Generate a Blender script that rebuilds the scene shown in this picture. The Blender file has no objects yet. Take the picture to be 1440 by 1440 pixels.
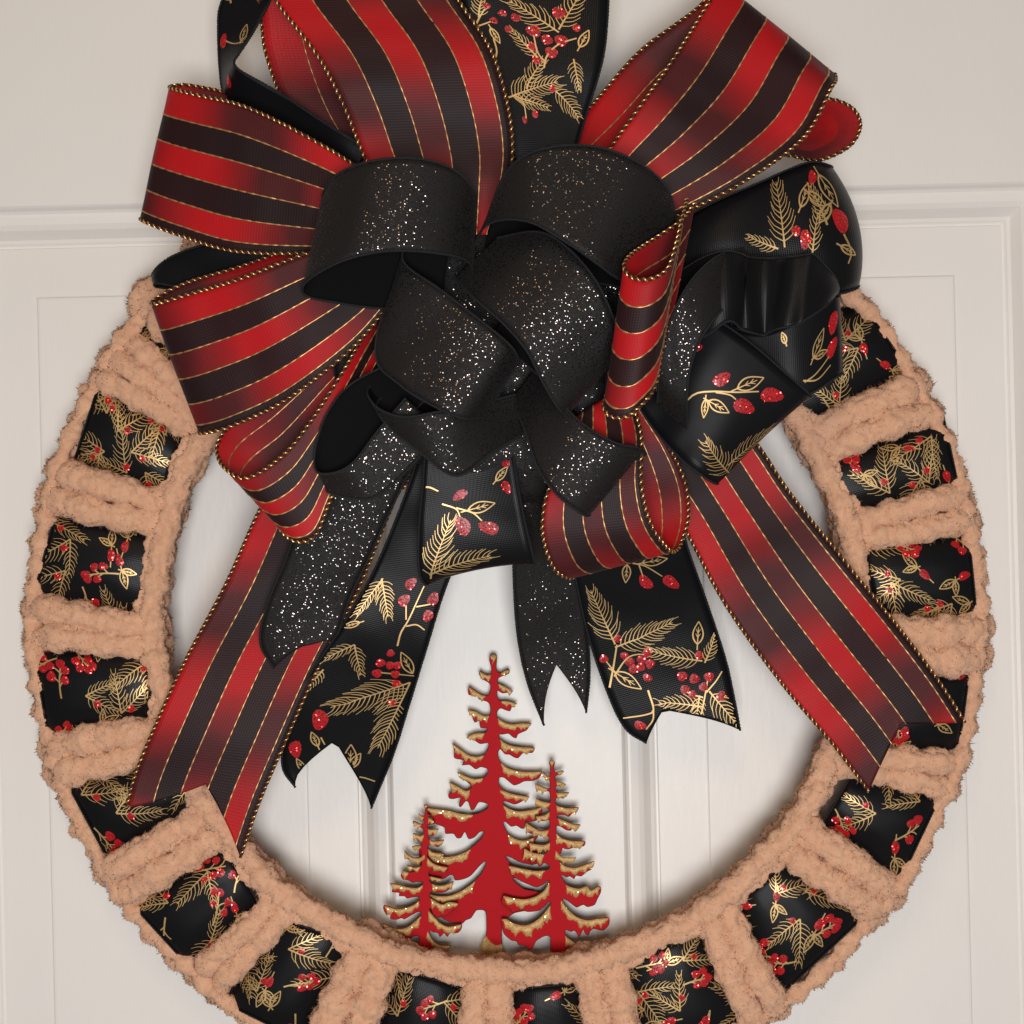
import bpy, math, random
import numpy as np
from mathutils import Vector, Matrix, geometry

# ------------------------------------------------------------------ scene, camera, light
scene = bpy.context.scene
S = 0.0003                 # metres per photo pixel on the door plane
D = 0.62                   # camera to door
DP = D / S
ROLL = math.radians(1.4)
CA, SA = math.cos(ROLL), math.sin(ROLL)

cam_d = bpy.data.cameras.new('camera')
cam = bpy.data.objects.new('camera', cam_d)
scene.collection.objects.link(cam)
cam_d.sensor_width = 36
cam_d.lens = 36 * D / (1440 * S)
cam_d.clip_start = 0.01
cam_d.clip_end = 50
cam.matrix_world = Matrix(((CA, SA, 0, 0), (0, 0, -1, -D), (-SA, CA, 0, 0), (0, 0, 0, 1)))
scene.camera = cam

world = bpy.data.worlds.new('World')
scene.world = world
world.use_nodes = True
bg = world.node_tree.nodes['Background']
bg.inputs[0].default_value = (1.0, 0.86, 0.74, 1)
bg.inputs[1].default_value = 0.15

def area(name, loc, target, size, power, col, sy=None):
    l = bpy.data.lights.new(name, 'AREA')
    l.energy = power
    l.color = col
    l.size = size
    if sy:
        l.shape = 'RECTANGLE'
        l.size_y = sy
    o = bpy.data.objects.new(name, l)
    scene.collection.objects.link(o)
    o.location = loc
    o.rotation_euler = (Vector(target) - Vector(loc)).to_track_quat('-Z', 'Y').to_euler()
    return o

area('ceiling_lamp', (-0.12, -1.15, 0.75), (0, 0, 0), 0.30, 2.2, (1.0, 0.74, 0.48))
area('room_window_light', (0.02, -0.92, -0.13), (0.02, 0, -0.13), 0.26, 6.4, (0.985, 0.985, 0.995))

scene.view_settings.view_transform = 'Standard'
scene.view_settings.look = 'None'
scene.view_settings.exposure = 0
scene.view_settings.gamma = 1
scene.view_settings.use_curve_mapping = False
scene.render.engine = 'CYCLES'
scene.cycles.max_bounces = 8
scene.cycles.transparent_max_bounces = 12
scene.cycles.use_denoising = True

rng = np.random.default_rng(7)
random.seed(7)

def P(px, py, d):
    """photo pixel + depth in front of the door (in photo pixels) -> world point"""
    k = (DP - d) / DP
    cx = (np.asarray(px, float) - 720) * S * k
    cy = (720 - np.asarray(py, float)) * S * k
    x = CA * cx + SA * cy
    z = -SA * cx + CA * cy
    return np.stack(np.broadcast_arrays(x, -np.asarray(d, float) * S, z), -1)

# ------------------------------------------------------------------ materials
def new_mat(name):
    m = bpy.data.materials.new(name)
    m.use_nodes = True
    nt = m.node_tree
    return m, nt, nt.nodes, nt.links, nt.nodes['Principled BSDF']

def N(nt, typ, **kw):
    n = nt.nodes.new(typ)
    for k, v in kw.items():
        if k.startswith('i_'):
            n.inputs[k[2:].replace('_', ' ')].default_value = v
        else:
            setattr(n, k, v)
    return n

def math_node(nt, op, a, b=None, c=None):
    n = nt.nodes.new('ShaderNodeMath')
    n.operation = op
    for i, v in enumerate((a, b, c)):
        if v is None:
            continue
        if isinstance(v, (int, float)):
            n.inputs[i].default_value = v
        else:
            nt.links.new(v, n.inputs[i])
    return n.outputs[0]

def mixc(nt, fac, a, b):
    n = nt.nodes.new('ShaderNodeMix')
    n.data_type = 'RGBA'
    for sock, v in ((n.inputs[0], fac), (n.inputs[6], a), (n.inputs[7], b)):
        if isinstance(v, (int, float)):
            sock.default_value = v
        elif isinstance(v, tuple):
            sock.default_value = (*v, 1) if len(v) == 3 else v
        else:
            nt.links.new(v, sock)
    return n.outputs[2]

def obj_coord(nt, scale=1.0):
    return N(nt, 'ShaderNodeTexCoord').outputs['Object']

def glitter_nodes(nt, cell, density, tilt, base_shader, flake_col, rough=0.12, flake_size=0.45, cover=1.0):
    """flakes of foil: each Voronoi cell is a mirror tilted its own way"""
    L = nt.links
    co = obj_coord(nt)
    vo = N(nt, 'ShaderNodeTexVoronoi', feature='F1')
    vo.inputs['Scale'].default_value = 1.0 / cell
    L.new(co, vo.inputs['Vector'])
    sep = N(nt, 'ShaderNodeSeparateColor')
    L.new(vo.outputs['Color'], sep.inputs[0])
    has = math_node(nt, 'LESS_THAN', sep.outputs[0], density)
    small = math_node(nt, 'LESS_THAN', vo.outputs['Distance'], flake_size)
    mask = math_node(nt, 'MULTIPLY', has, small)
    # tilted normal
    wn = N(nt, 'ShaderNodeTexWhiteNoise', noise_dimensions='3D')
    L.new(vo.outputs['Position'], wn.inputs['Vector'])
    sub = N(nt, 'ShaderNodeVectorMath', operation='SUBTRACT')
    L.new(wn.outputs['Color'], sub.inputs[0])
    sub.inputs[1].default_value = (0.5, 0.5, 0.5)
    sc = N(nt, 'ShaderNodeVectorMath', operation='SCALE')
    sc.inputs['Scale'].default_value = tilt
    L.new(sub.outputs[0], sc.inputs[0])
    geo = N(nt, 'ShaderNodeNewGeometry')
    add = N(nt, 'ShaderNodeVectorMath', operation='ADD')
    L.new(geo.outputs['Normal'], add.inputs[0])
    L.new(sc.outputs[0], add.inputs[1])
    nrm = N(nt, 'ShaderNodeVectorMath', operation='NORMALIZE')
    L.new(add.outputs[0], nrm.inputs[0])
    fl = N(nt, 'ShaderNodeBsdfGlossy')
    fl.inputs['Color'].default_value = (*flake_col, 1)
    fl.inputs['Roughness'].default_value = rough
    L.new(nrm.outputs[0], fl.inputs['Normal'])
    mx = N(nt, 'ShaderNodeMixShader')
    L.new(math_node(nt, 'MULTIPLY', mask, cover), mx.inputs[0])
    L.new(base_shader, mx.inputs[1])
    L.new(fl.outputs[0], mx.inputs[2])
    return mx.outputs[0]

def noise_bump(nt, bsdf, scale, strength, dist, detail=3, coord=None):
    no = N(nt, 'ShaderNodeTexNoise')
    no.inputs['Scale'].default_value = scale
    no.inputs['Detail'].default_value = detail
    nt.links.new(coord or obj_coord(nt), no.inputs['Vector'])
    bu = N(nt, 'ShaderNodeBump')
    bu.inputs['Strength'].default_value = strength
    bu.inputs['Distance'].default_value = dist
    nt.links.new(no.outputs[0], bu.inputs['Height'])
    nt.links.new(bu.outputs[0], bsdf.inputs['Normal'])
    return no

def mat_door():
    m, nt, nd, L, b = new_mat('door_paint')
    co = obj_coord(nt)
    no = N(nt, 'ShaderNodeTexNoise')
    no.inputs['Scale'].default_value = 9
    no.inputs['Detail'].default_value = 4
    L.new(co, no.inputs['Vector'])
    L.new(mixc(nt, no.outputs[0], (0.74, 0.71, 0.67), (0.80, 0.775, 0.74)), b.inputs['Base Color'])
    n3 = N(nt, 'ShaderNodeTexNoise')
    n3.inputs['Scale'].default_value = 3.5
    n3.inputs['Detail'].default_value = 6
    n3.inputs['Roughness'].default_value = 0.7
    L.new(co, n3.inputs['Vector'])
    L.new(math_node(nt, 'MULTIPLY_ADD', n3.outputs[0], 0.30, 0.24), b.inputs['Roughness'])
    b.inputs['Specular IOR Level'].default_value = 0.35
    mp = N(nt, 'ShaderNodeMapping')
    mp.inputs['Scale'].default_value = (1, 1, 0.25)
    L.new(co, mp.inputs['Vector'])
    noise_bump(nt, b, 420, 0.16, 0.0006, 4, mp.outputs[0])
    return m

def mat_yarn():
    m, nt, nd, L, b = new_mat('chenille_yarn')
    co = obj_coord(nt)
    no = N(nt, 'ShaderNodeTexNoise')
    no.inputs['Scale'].default_value = 260
    no.inputs['Detail'].default_value = 5
    L.new(co, no.inputs['Vector'])
    L.new(mixc(nt, no.outputs[0], (0.565, 0.29, 0.172), (0.76, 0.462, 0.30)), b.inputs['Base Color'])
    b.inputs['Roughness'].default_value = 1.0
    b.inputs['Specular IOR Level'].default_value = 0.05
    b.inputs['Sheen Weight'].default_value = 0.35
    b.inputs['Sheen Roughness'].default_value = 0.6
    b.inputs['Sheen Tint'].default_value = (1.0, 0.78, 0.62, 1)
    noise_bump(nt, b, 1500, 0.55, 0.0009, 4)
    return m

def weave_bump(nt, b, uv, freq, strength):
    L = nt.links
    sp = N(nt, 'ShaderNodeSeparateXYZ')
    L.new(uv, sp.inputs[0])
    a = math_node(nt, 'SINE', math_node(nt, 'MULTIPLY', sp.outputs[0], freq))
    c = math_node(nt, 'SINE', math_node(nt, 'MULTIPLY', sp.outputs[1], freq * 2.0))
    s = math_node(nt, 'ADD', a, c)
    bu = N(nt, 'ShaderNodeBump')
    bu.inputs['Strength'].default_value = strength
    bu.inputs['Distance'].default_value = 0.0002
    L.new(s, bu.inputs['Height'])
    L.new(bu.outputs[0], b.inputs['Normal'])

def mat_stripe(reverse=False):
    m, nt, nd, L, b = new_mat('striped_ribbon_reverse' if reverse else 'striped_sheer_ribbon')
    uv = N(nt, 'ShaderNodeUVMap').outputs[0]
    sp = N(nt, 'ShaderNodeSeparateXYZ')
    L.new(uv, sp.inputs[0])
    u, v = sp.outputs[0], sp.outputs[1]
    cr = N(nt, 'ShaderNodeValToRGB')
    cr.color_ramp.interpolation = 'CONSTANT'
    el = cr.color_ramp.elements
    el[0].position = 0.0
    el[0].color = (1, 1, 1, 1)
    el[1].position = 0.20
    el[1].color = (0, 0, 0, 1)
    for p, c in ((0.39, 1), (0.58, 0), (0.775, 1), (0.935, 0)):
        e = el.new(p)
        e.color = (c, c, c, 1)
    L.new(v, cr.inputs[0])
    # ombre along the ribbon, shifted from stripe to stripe
    ph = math_node(nt, 'MULTIPLY', math_node(nt, 'FLOOR', math_node(nt, 'MULTIPLY', v, 2.6)), 1.1)
    oi = N(nt, 'ShaderNodeObjectInfo')
    ph2 = math_node(nt, 'ADD', ph, math_node(nt, 'MULTIPLY', oi.outputs['Random'], 6.28))
    w = math_node(nt, 'SINE', math_node(nt, 'ADD', math_node(nt, 'MULTIPLY', u, 2.35), ph2))
    no = N(nt, 'ShaderNodeTexNoise')
    no.inputs['Scale'].default_value = 1.2
    L.new(uv, no.inputs['Vector'])
    w2 = math_node(nt, 'ADD', math_node(nt, 'MULTIPLY_ADD', w, 0.42, 0.47), math_node(nt, 'MULTIPLY_ADD', no.outputs[0], 0.5, -0.25))
    om = N(nt, 'ShaderNodeValToRGB')
    oe = om.color_ramp.elements
    oe[0].position = 0.1
    oe[0].color = (0.085, 0.010, 0.012, 1)
    oe[1].position = 0.85
    oe[1].color = (0.55, 0.008, 0.012, 1)
    L.new(w2, om.inputs[0])
    no2 = N(nt, 'ShaderNodeTexNoise')
    no2.inputs['Scale'].default_value = 0.9
    L.new(uv, no2.inputs['Vector'])
    blk = mixc(nt, no2.outputs[0], (0.008, 0.004, 0.005), (0.026, 0.008, 0.010))
    col = mixc(nt, cr.outputs[0], blk, om.outputs[0])
    if reverse:
        col = mixc(nt, 0.12, om.outputs[0], col)
    L.new(col, b.inputs['Base Color'])
    b.inputs['Roughness'].default_value = 0.55
    b.inputs['Specular IOR Level'].default_value = 0.3
    b.inputs['Sheen Weight'].default_value = 0.04
    b.inputs['Sheen Roughness'].default_value = 0.4
    weave_bump(nt, b, uv, 160, 0.12)
    tr = N(nt, 'ShaderNodeBsdfTransparent')
    tl = N(nt, 'ShaderNodeBsdfTranslucent')
    L.new(col, tl.inputs['Color'])
    m1 = N(nt, 'ShaderNodeMixShader')
    m1.inputs[0].default_value = 0.16
    L.new(b.outputs[0], m1.inputs[1])
    L.new(tl.outputs[0], m1.inputs[2])
    m2 = N(nt, 'ShaderNodeMixShader')
    m2.inputs[0].default_value = 0.13
    L.new(m1.outputs[0], m2.inputs[1])
    L.new(tr.outputs[0], m2.inputs[2])
    L.new(m2.outputs[0], nd['Material Output'].inputs[0])
    return m

def mat_satin():
    m, nt, nd, L, b = new_mat('black_satin_ribbon')
    b.inputs['Base Color'].default_value = (0.006, 0.006, 0.0072, 1)
    b.inputs['Roughness'].default_value = 0.36
    b.inputs['Specular IOR Level'].default_value = 0.15
    uv = N(nt, 'ShaderNodeUVMap').outputs[0]
    weave_bump(nt, b, uv, 220, 0.12)
    return m

def mat_glitter_black():
    m, nt, nd, L, b = new_mat('black_glitter_ribbon')
    b.inputs['Base Color'].default_value = (0.010, 0.009, 0.009, 1)
    b.inputs['Roughness'].default_value = 0.55
    b.inputs['Specular IOR Level'].default_value = 0.2
    b.inputs['Sheen Weight'].default_value = 0.03
    b.inputs['Sheen Roughness'].default_value = 0.5
    noise_bump(nt, b, 2200, 0.5, 0.0004, 3)
    sh = glitter_nodes(nt, 0.00045, 0.46, 0.50, b.outputs[0], (0.105, 0.087, 0.08), 0.12, 0.45)
    L.new(sh, nd['Material Output'].inputs[0])
    return m

def mat_gold(name, col, rough=0.32, cell=None):
    m, nt, nd, L, b = new_mat(name)
    b.inputs['Base Color'].default_value = (*col, 1)
    b.inputs['Metallic'].default_value = 0.85
    b.inputs['Roughness'].default_value = rough
    if cell:
        sh = glitter_nodes(nt, cell, 0.6, 1.3, b.outputs[0], (1.0, 0.82, 0.5), 0.12, 0.5)
        L.new(sh, nd['Material Output'].inputs[0])
    return m

def mat_foil():
    m, nt, nd, L, b = new_mat('gold_foil_print')
    co = obj_coord(nt)
    no = N(nt, 'ShaderNodeTexNoise')
    no.inputs['Scale'].default_value = 130
    L.new(co, no.inputs['Vector'])
    L.new(mixc(nt, no.outputs[0], (0.46, 0.27, 0.09), (0.78, 0.56, 0.26)), b.inputs['Base Color'])
    b.inputs['Metallic'].default_value = 0.55
    b.inputs['Roughness'].default_value = 0.42
    return m

def mat_berry():
    m, nt, nd, L, b = new_mat('red_glitter_berry')
    b.inputs['Base Color'].default_value = (0.42, 0.006, 0.012, 1)
    b.inputs['Roughness'].default_value = 0.4
    sh = glitter_nodes(nt, 0.0006, 0.8, 0.9, b.outputs[0], (1.0, 0.10, 0.10), 0.16, 0.5, 0.75)
    L.new(sh, nd['Material Output'].inputs[0])
    return m

def mat_snow():
    m, nt, nd, L, b = new_mat('gold_glitter_snow')
    co = obj_coord(nt)
    no = N(nt, 'ShaderNodeTexNoise')
    no.inputs['Scale'].default_value = 500
    no.inputs['Detail'].default_value = 4
    L.new(co, no.inputs['Vector'])
    L.new(mixc(nt, no.outputs[0], (0.36, 0.20, 0.06), (0.68, 0.43, 0.17)), b.inputs['Base Color'])
    b.inputs['Roughness'].default_value = 0.5
    b.inputs['Metallic'].default_value = 0.15
    noise_bump(nt, b, 1600, 0.5, 0.0005, 2)
    sh = glitter_nodes(nt, 0.0008, 0.35, 1.1, b.outputs[0], (1.0, 0.80, 0.45), 0.2, 0.45, 0.4)
    L.new(sh, nd['Material Output'].inputs[0])
    return m

def mat_plain(name, col, rough=0.6, spec=0.3, bump=None):
    m, nt, nd, L, b = new_mat(name)
    b.inputs['Base Color'].default_value = (*col, 1)
    b.inputs['Roughness'].default_value = rough
    b.inputs['Specular IOR Level'].default_value = spec
    if bump:
        noise_bump(nt, b, *bump)
    return m

M = dict(
    door=mat_door(), yarn=mat_yarn(), stripe=mat_stripe(), satin=mat_satin(), glit=mat_glitter_black(),
    wire=mat_gold('gold_wire_edge', (0.80, 0.50, 0.17), 0.28),
    thread=mat_gold('copper_thread', (0.66, 0.36, 0.16), 0.45),
    wcore=mat_plain('dark_edge_core', (0.045, 0.010, 0.008), 0.6),
    stripe_rev=mat_stripe(True), velvet=mat_plain('black_velvet_backing', (0.0045, 0.0043, 0.005), 0.8, 0.06, (1800, 0.4, 0.0004, 3)),
    foil=mat_foil(), berry=mat_berry(), snow=mat_snow(),
    stitch=mat_plain('black_stitching', (0.016, 0.016, 0.018), 0.6, 0.15),
    redpaint=mat_plain('red_painted_wood', (0.41, 0.007, 0.012), 0.6, 0.08, (700, 0.3, 0.0004, 5)),
    burnt=mat_plain('burnt_wood_edge', (0.055, 0.022, 0.010), 0.8, 0.2, (700, 0.3, 0.0004, 3)),
    rawedge=mat_plain('gold_wood_edge', (0.30, 0.17, 0.07), 0.6, 0.3, (700, 0.3, 0.0004, 3)),
)

# ------------------------------------------------------------------ mesh helpers
COL = scene.collection

def link(o, parent=None):
    COL.objects.link(o)
    if parent is not None:
        o.parent = parent
        o.matrix_parent_inverse = parent.matrix_basis.inverted() if parent.type == 'EMPTY' else Matrix()
    return o

def mesh_obj(name, verts, faces, mat, parent=None, uv=None, smooth=True, matidx=None):
    verts = np.asarray(verts, np.float32)
    me = bpy.data.meshes.new(name)
    if isinstance(faces, np.ndarray) and faces.ndim == 2:
        nf, k = faces.shape
        me.vertices.add(len(verts))
        me.vertices.foreach_set('co', verts.ravel())
        me.loops.add(nf * k)
        me.loops.foreach_set('vertex_index', faces.astype(np.int32).ravel())
        me.polygons.add(nf)
        me.polygons.foreach_set('loop_start', np.arange(0, nf * k, k, dtype=np.int32))
        me.polygons.foreach_set('loop_total', np.full(nf, k, np.int32))
        me.update(calc_edges=True)
    else:
        me.from_pydata([tuple(map(float, v)) for v in verts], [], [tuple(map(int, f)) for f in faces])
    if uv is not None:
        ul = me.uv_layers.new(name='UVMap')
        li = np.empty(len(me.loops), np.int32)
        me.loops.foreach_get('vertex_index', li)
        ul.data.foreach_set('uv', np.asarray(uv, np.float32)[li].ravel())
    me.polygons.foreach_set('use_smooth', np.full(len(me.polygons), smooth, bool))
    for mm in (mat if isinstance(mat, (list, tuple)) else [mat]):
        me.materials.append(mm)
    if matidx is not None:
        me.polygons.foreach_set('material_index', np.asarray(matidx, np.int32))
    me.validate()
    o = bpy.data.objects.new(name, me)
    return link(o, parent)

def grid_faces(nu, nv, close_v=False, close_u=False):
    i = np.arange(nu if close_u else nu - 1)
    j = np.arange(nv if close_v else nv - 1)
    I, J = np.meshgrid(i, j, indexing='ij')
    I2, J2 = (I + 1) % nu, (J + 1) % nv
    return np.stack([I * nv + J, I2 * nv + J, I2 * nv + J2, I * nv + J2], -1).reshape(-1, 4)

def thing(name, label, cat, loc, group=None, kind=None):
    o = bpy.data.objects.new(name, None)
    COL.objects.link(o)
    o.empty_display_size = 0.02
    o.location = loc
    bpy.context.view_layer.update()
    if label:
        o['label'] = label
    if cat:
        o['category'] = cat
    if group:
        o['group'] = group
    if kind:
        o['kind'] = kind
    return o

def catmull(pts, n):
    """centripetal-ish Catmull-Rom through rows of pts, n samples, evenly spaced by chord of columns"""
    p = np.asarray(pts, float)
    ch = np.linalg.norm(np.diff(p, axis=0), axis=1) ** 0.5 + 1e-9
    t = np.concatenate([[0], np.cumsum(ch)])
    m = np.zeros_like(p)
    m[1:-1] = (p[2:] - p[:-2]) / (t[2:] - t[:-2])[:, None]
    m[0] = (p[1] - p[0]) / ch[0]
    m[-1] = (p[-1] - p[-2]) / ch[-1]
    def ev(q):
        k = np.clip(np.searchsorted(t, q, side='right') - 1, 0, len(t) - 2)
        h = (t[k + 1] - t[k])[:, None]
        x = ((q - t[k]) / h[:, 0])[:, None]
        return ((2 * x**3 - 3 * x**2 + 1) * p[k] + (x**3 - 2 * x**2 + x) * h * m[k]
                + (-2 * x**3 + 3 * x**2) * p[k + 1] + (x**3 - x**2) * h * m[k + 1])
    q = np.linspace(0, t[-1], 600)
    e = ev(q)
    L = np.concatenate([[0], np.cumsum(np.linalg.norm(np.diff(e, axis=0), axis=1))])
    if n is None:
        return L[-1], lambda s: ev(np.interp(s, L, q))
    return ev(np.interp(np.linspace(0, L[-1], n), L, q))

def frames(path):
    T = np.gradient(path, axis=0)
    T /= np.linalg.norm(T, axis=1)[:, None] + 1e-12
    n = np.cross(T[0], (0, 1, 0))
    if np.linalg.norm(n) < 0.1:
        n = np.cross(T[0], (1, 0, 0))
    n /= np.linalg.norm(n)
    out = [n]
    for k in range(1, len(path)):
        n = n - T[k] * np.dot(n, T[k])
        n /= np.linalg.norm(n) + 1e-12
        out.append(n)
    Nn = np.array(out)
    return T, Nn, np.cross(T, Nn)

def tube_arrays(path, rad, k=6, off=0):
    T, A, B = frames(path)
    ph = np.arange(k) / k * 2 * np.pi
    r = np.broadcast_to(np.asarray(rad, float), (len(path),))
    v = path[:, None] + r[:, None, None] * (np.cos(ph)[None, :, None] * A[:, None] + np.sin(ph)[None, :, None] * B[:, None])
    return v.reshape(-1, 3), grid_faces(len(path), k, close_v=True) + off

def smooth_noise(x, y, seed):
    r = np.random.default_rng(seed)
    o = np.zeros_like(x)
    for k in range(5):
        a, b, c = r.uniform(-1, 1), r.uniform(-1, 1), r.uniform(0, 6.28)
        o += np.sin(x * a + y * b + c) / 5
    return o

# ------------------------------------------------------------------ the door
def door_xz(px, py):
    p = P(px, py, 0)
    return p[0] / S, p[2] / S

door = thing('door', None, None, (0, 0, -0.30), kind='structure')
door['label'] = 'white painted panelled door behind the wreath'
DX0, DX1, DZ0, DZ1 = -1150, 1150, -1000, 1250
PZ0, PZ1 = -960, 447
LP = (-795, -176)
RP = (146, 764)
prof = [(0, 0), (2.5, -2), (6, -7), (10, -9.5), (13, -9.2), (17, -10), (24, -11.5), (31, -15), (37, -21), (42, -25.5),
        (47, -27), (50.5, -29.5), (53, -29.5), (54.5, -26), (60, -25.6), (123, -24.6), (124.5, -24.2), (126, -22.6), (129, -22.2)]

def door_panel(x0, x1, z0, z1):
    vs, fs = [], []
    for (t, y) in prof:
        y = y * 1.35
        vs += [(x0 + t, -y, z0 + t), (x1 - t, -y, z0 + t), (x1 - t, -y, z1 - t), (x0 + t, -y, z1 - t)]
    for r in range(len(prof) - 1):
        for c in range(4):
            a, b = r * 4 + c, r * 4 + (c + 1) % 4
            fs.append((a, b, b + 4, a + 4))
    n = len(prof) * 4
    fs.append((n - 4, n - 3, n - 2, n - 1))
    o = mesh_obj('panel', np.array(vs) * S, fs, M['door'], door, smooth=False)
    return o

door_panel(LP[0], LP[1], PZ0, PZ1)
door_panel(RP[0], RP[1], PZ0, PZ1)

def slab(name, x0, x1, z0, z1):
    y0, y1 = 0, 110
    v = [(x0, y0, z0), (x1, y0, z0), (x1, y0, z1), (x0, y0, z1), (x0, y1, z0), (x1, y1, z0), (x1, y1, z1), (x0, y1, z1)]
    f = [(0, 1, 2, 3), (4, 7, 6, 5), (0, 4, 5, 1), (1, 5, 6, 2), (2, 6, 7, 3), (3, 7, 4, 0)]
    return mesh_obj(name, np.array(v) * S, f, M['door'], door, smooth=False)

slab('rail', DX0, DX1, PZ1, DZ1)
slab('stile', DX0, LP[0], PZ0, PZ1)
slab('stile', LP[1], RP[0], PZ0, PZ1)
slab('stile', RP[1], DX1, PZ0, PZ1)
slab('rail', DX0, DX1, DZ0 - 250, PZ0)

# ------------------------------------------------------------------ wreath
WC = (712.0, 870.0)
wreath = thing('wreath', 'round wreath of chunky tan yarn woven with black printed ribbon on the door', 'wreath', tuple(P(712, 1540, 30)))

def worley(p, cell, seed):
    q = p / cell
    b = np.floor(q)
    f = q - b
    best = np.full(len(p), 9.0)
    bi = b.astype(np.int64)
    for dx in (-1, 0, 1):
        for dy in (-1, 0, 1):
            for dz in (-1, 0, 1):
                c = bi + (dx, dy, dz)
                h = (c[:, 0] * 73856093) ^ (c[:, 1] * 19349663) ^ (c[:, 2] * 83492791) ^ (seed * 2654435)
                h = (h ^ (h >> 13)) * 1274126177 & 0x7fffffff
                d2 = np.zeros(len(p))
                for a, o in enumerate((dx, dy, dz)):
                    r = ((h >> (a * 7 + 2)) & 1023) / 1023.0
                    d2 += (o + r - f[:, a]) ** 2
                best = np.minimum(best, d2)
    return np.sqrt(best)

def yarn(path_px, rad, seed, step=2.7, bob=0.10):
    L, ev = catmull(path_px, None)
    n = max(12, int(L / step))
    c = ev(np.linspace(0, L, n))
    pw = P(c[:, 0], c[:, 1], c[:, 2])
    k = max(18, int(2 * math.pi * rad / 2.9))
    s = np.linspace(0, L, n)
    r = rad * (1 + bob * np.sin(s / 6.2 + 1.5 * np.sin(s / 47.0 + seed) + seed) + 0.06 * np.sin(s / 9.0 + seed * 2.3))
    end = np.clip(np.minimum(s, L - s) / (rad * 0.8), 0, 1)
    r = r * np.sqrt(1 - (1 - end) ** 2 * 0.98)
    # wander
    T, A, B = frames(pw)
    wob = np.stack([np.sin(s / 33 + seed), np.cos(s / 27 + seed * 1.7)], 1) * 2.2 * S
    pw = pw + A * wob[:, :1] + B * wob[:, 1:]
    T, A, B = frames(pw)
    ph = np.arange(k) / k * 2 * np.pi
    nor = np.cos(ph)[None, :, None] * A[:, None] + np.sin(ph)[None, :, None] * B[:, None]
    v = pw[:, None] + nor * (r[:, None, None] * S)
    v, nor = v.reshape(-1, 3), nor.reshape(-1, 3)
    q = v / S
    lump = lambda cell, sd: np.clip(1.0 - (worley(q, cell, sd) / 0.85) ** 2, -0.6, 1)
    h = 4.4 * lump(12.0, 3 + seed % 5) + 3.0 * lump(6.5, 11) - 3.3
    v = v + nor * (h * S)[:, None]
    o = mesh_obj('yarn_strand', v, grid_faces(n, k, close_v=True), M['yarn'], wreath)
    # soft pile: short fibres standing on the strand
    g = np.random.default_rng(seed * 13 + 1)
    front = np.nonzero((nor[:, 1] < 0.35) & (v[:, 1] < -35 * S))[0]
    if len(front):
        m = int(len(front) * 1.0)
        pick = g.choice(front, m)
        base = v[pick] + g.normal(0, 1.0 * S, (m, 3)) - nor[pick] * (0.8 * S)
        d = nor[pick] + g.normal(0, 0.55, (m, 3))
        d /= np.linalg.norm(d, axis=1)[:, None]
        side = np.cross(d, g.normal(0, 1, (m, 3)))
        side /= np.linalg.norm(side, axis=1)[:, None] + 1e-9
        ln = np.where(g.random(m) < 0.015, g.uniform(6, 11, m), g.uniform(2.4, 4.8, m))[:, None] * S
        wd = 0.62 * S
        flipf = (np.cross(2 * side, d) * nor[pick]).sum(1) < 0
        side = np.where(flipf[:, None], -side, side)
        V = np.stack([base - side * wd, base + side * wd, base + d * ln], 1).reshape(-1, 3)
        f = mesh_obj('yarn_pile', V, np.arange(3 * m).reshape(-1, 3), M['yarn'], o)
        f['kind'] = 'stuff'
        nn = np.repeat(nor[pick] * 0.8 + d * 0.5, 3, axis=0)
        nn /= np.linalg.norm(nn, axis=1)[:, None]
        f.data.normals_split_custom_set_from_vertices(nn.tolist())
    return o

def ring(r, d, rad, seed, a0=0, a1=360, step=3.0, bob=0.12):
    a = np.radians(np.linspace(a0, a1, 90))
    pts = np.stack([WC[0] + r * np.cos(a), WC[1] + r * np.sin(a), np.full_like(a, d)], 1)
    return yarn(pts, rad, seed, step, bob)

for i, (r, d, rad) in enumerate(((496, 97, 15), (508, 92, 11), (493, 64, 16), (494, 28, 16), (664, 84, 10), (656, 54, 17), (648, 24, 17))):
    ring(r, d, rad, 5 + i * 3, a0=20 * i, a1=20 * i + 360, bob=0.26 if r > 600 else 0.12)

# black ribbon squares: outer start, inner start, inner end, outer end
SQ = [
    ((250, 400), (335, 480), (248, 520), (203, 470)),
    ((143, 552), (250, 612), (222, 690), (113, 645)),
    ((85, 728), (207, 752), (193, 862), (57, 832)),
    ((57, 920), (203, 922), (203, 1010), (75, 1028)),
    ((105, 1102), (260, 1070), (278, 1130), (155, 1195)),
    ((195, 1270), (310, 1197), (357, 1275), (268, 1350)),
    ((322, 1404), (400, 1302), (485, 1332), (425, 1455)),
    ((525, 1490), (555, 1368), (652, 1398), (640, 1500)),
    ((722, 1500), (722, 1398), (812, 1390), (824, 1495)),
    ((912, 1475), (880, 1362), (985, 1318), (1035, 1432)),
    ((1100, 1387), (1040, 1275), (1108, 1220), (1203, 1290)),
    ((1260, 1234), (1165, 1160), (1205, 1093), (1312, 1125)),
    ((1343, 1050), (1240, 1055), (1262, 960), (1357, 945)),
    ((1365, 862), (1240, 865), (1222, 768), (1355, 757)),
    ((1337, 680), (1198, 717), (1165, 648), (1320, 600)),
    ((1267, 520), (1145, 592), (1090, 500), (1212, 440)),
]

def strand_depth(q):
    """q from 0 at the inner rim to 1 at the outer rim"""
    return np.interp(q, [-0.02, 0.0, 0.08, 0.22, 0.5, 0.8, 0.93, 1.0, 1.02], [18, 60, 84, 95, 98, 95, 82, 56, 18])

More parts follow.
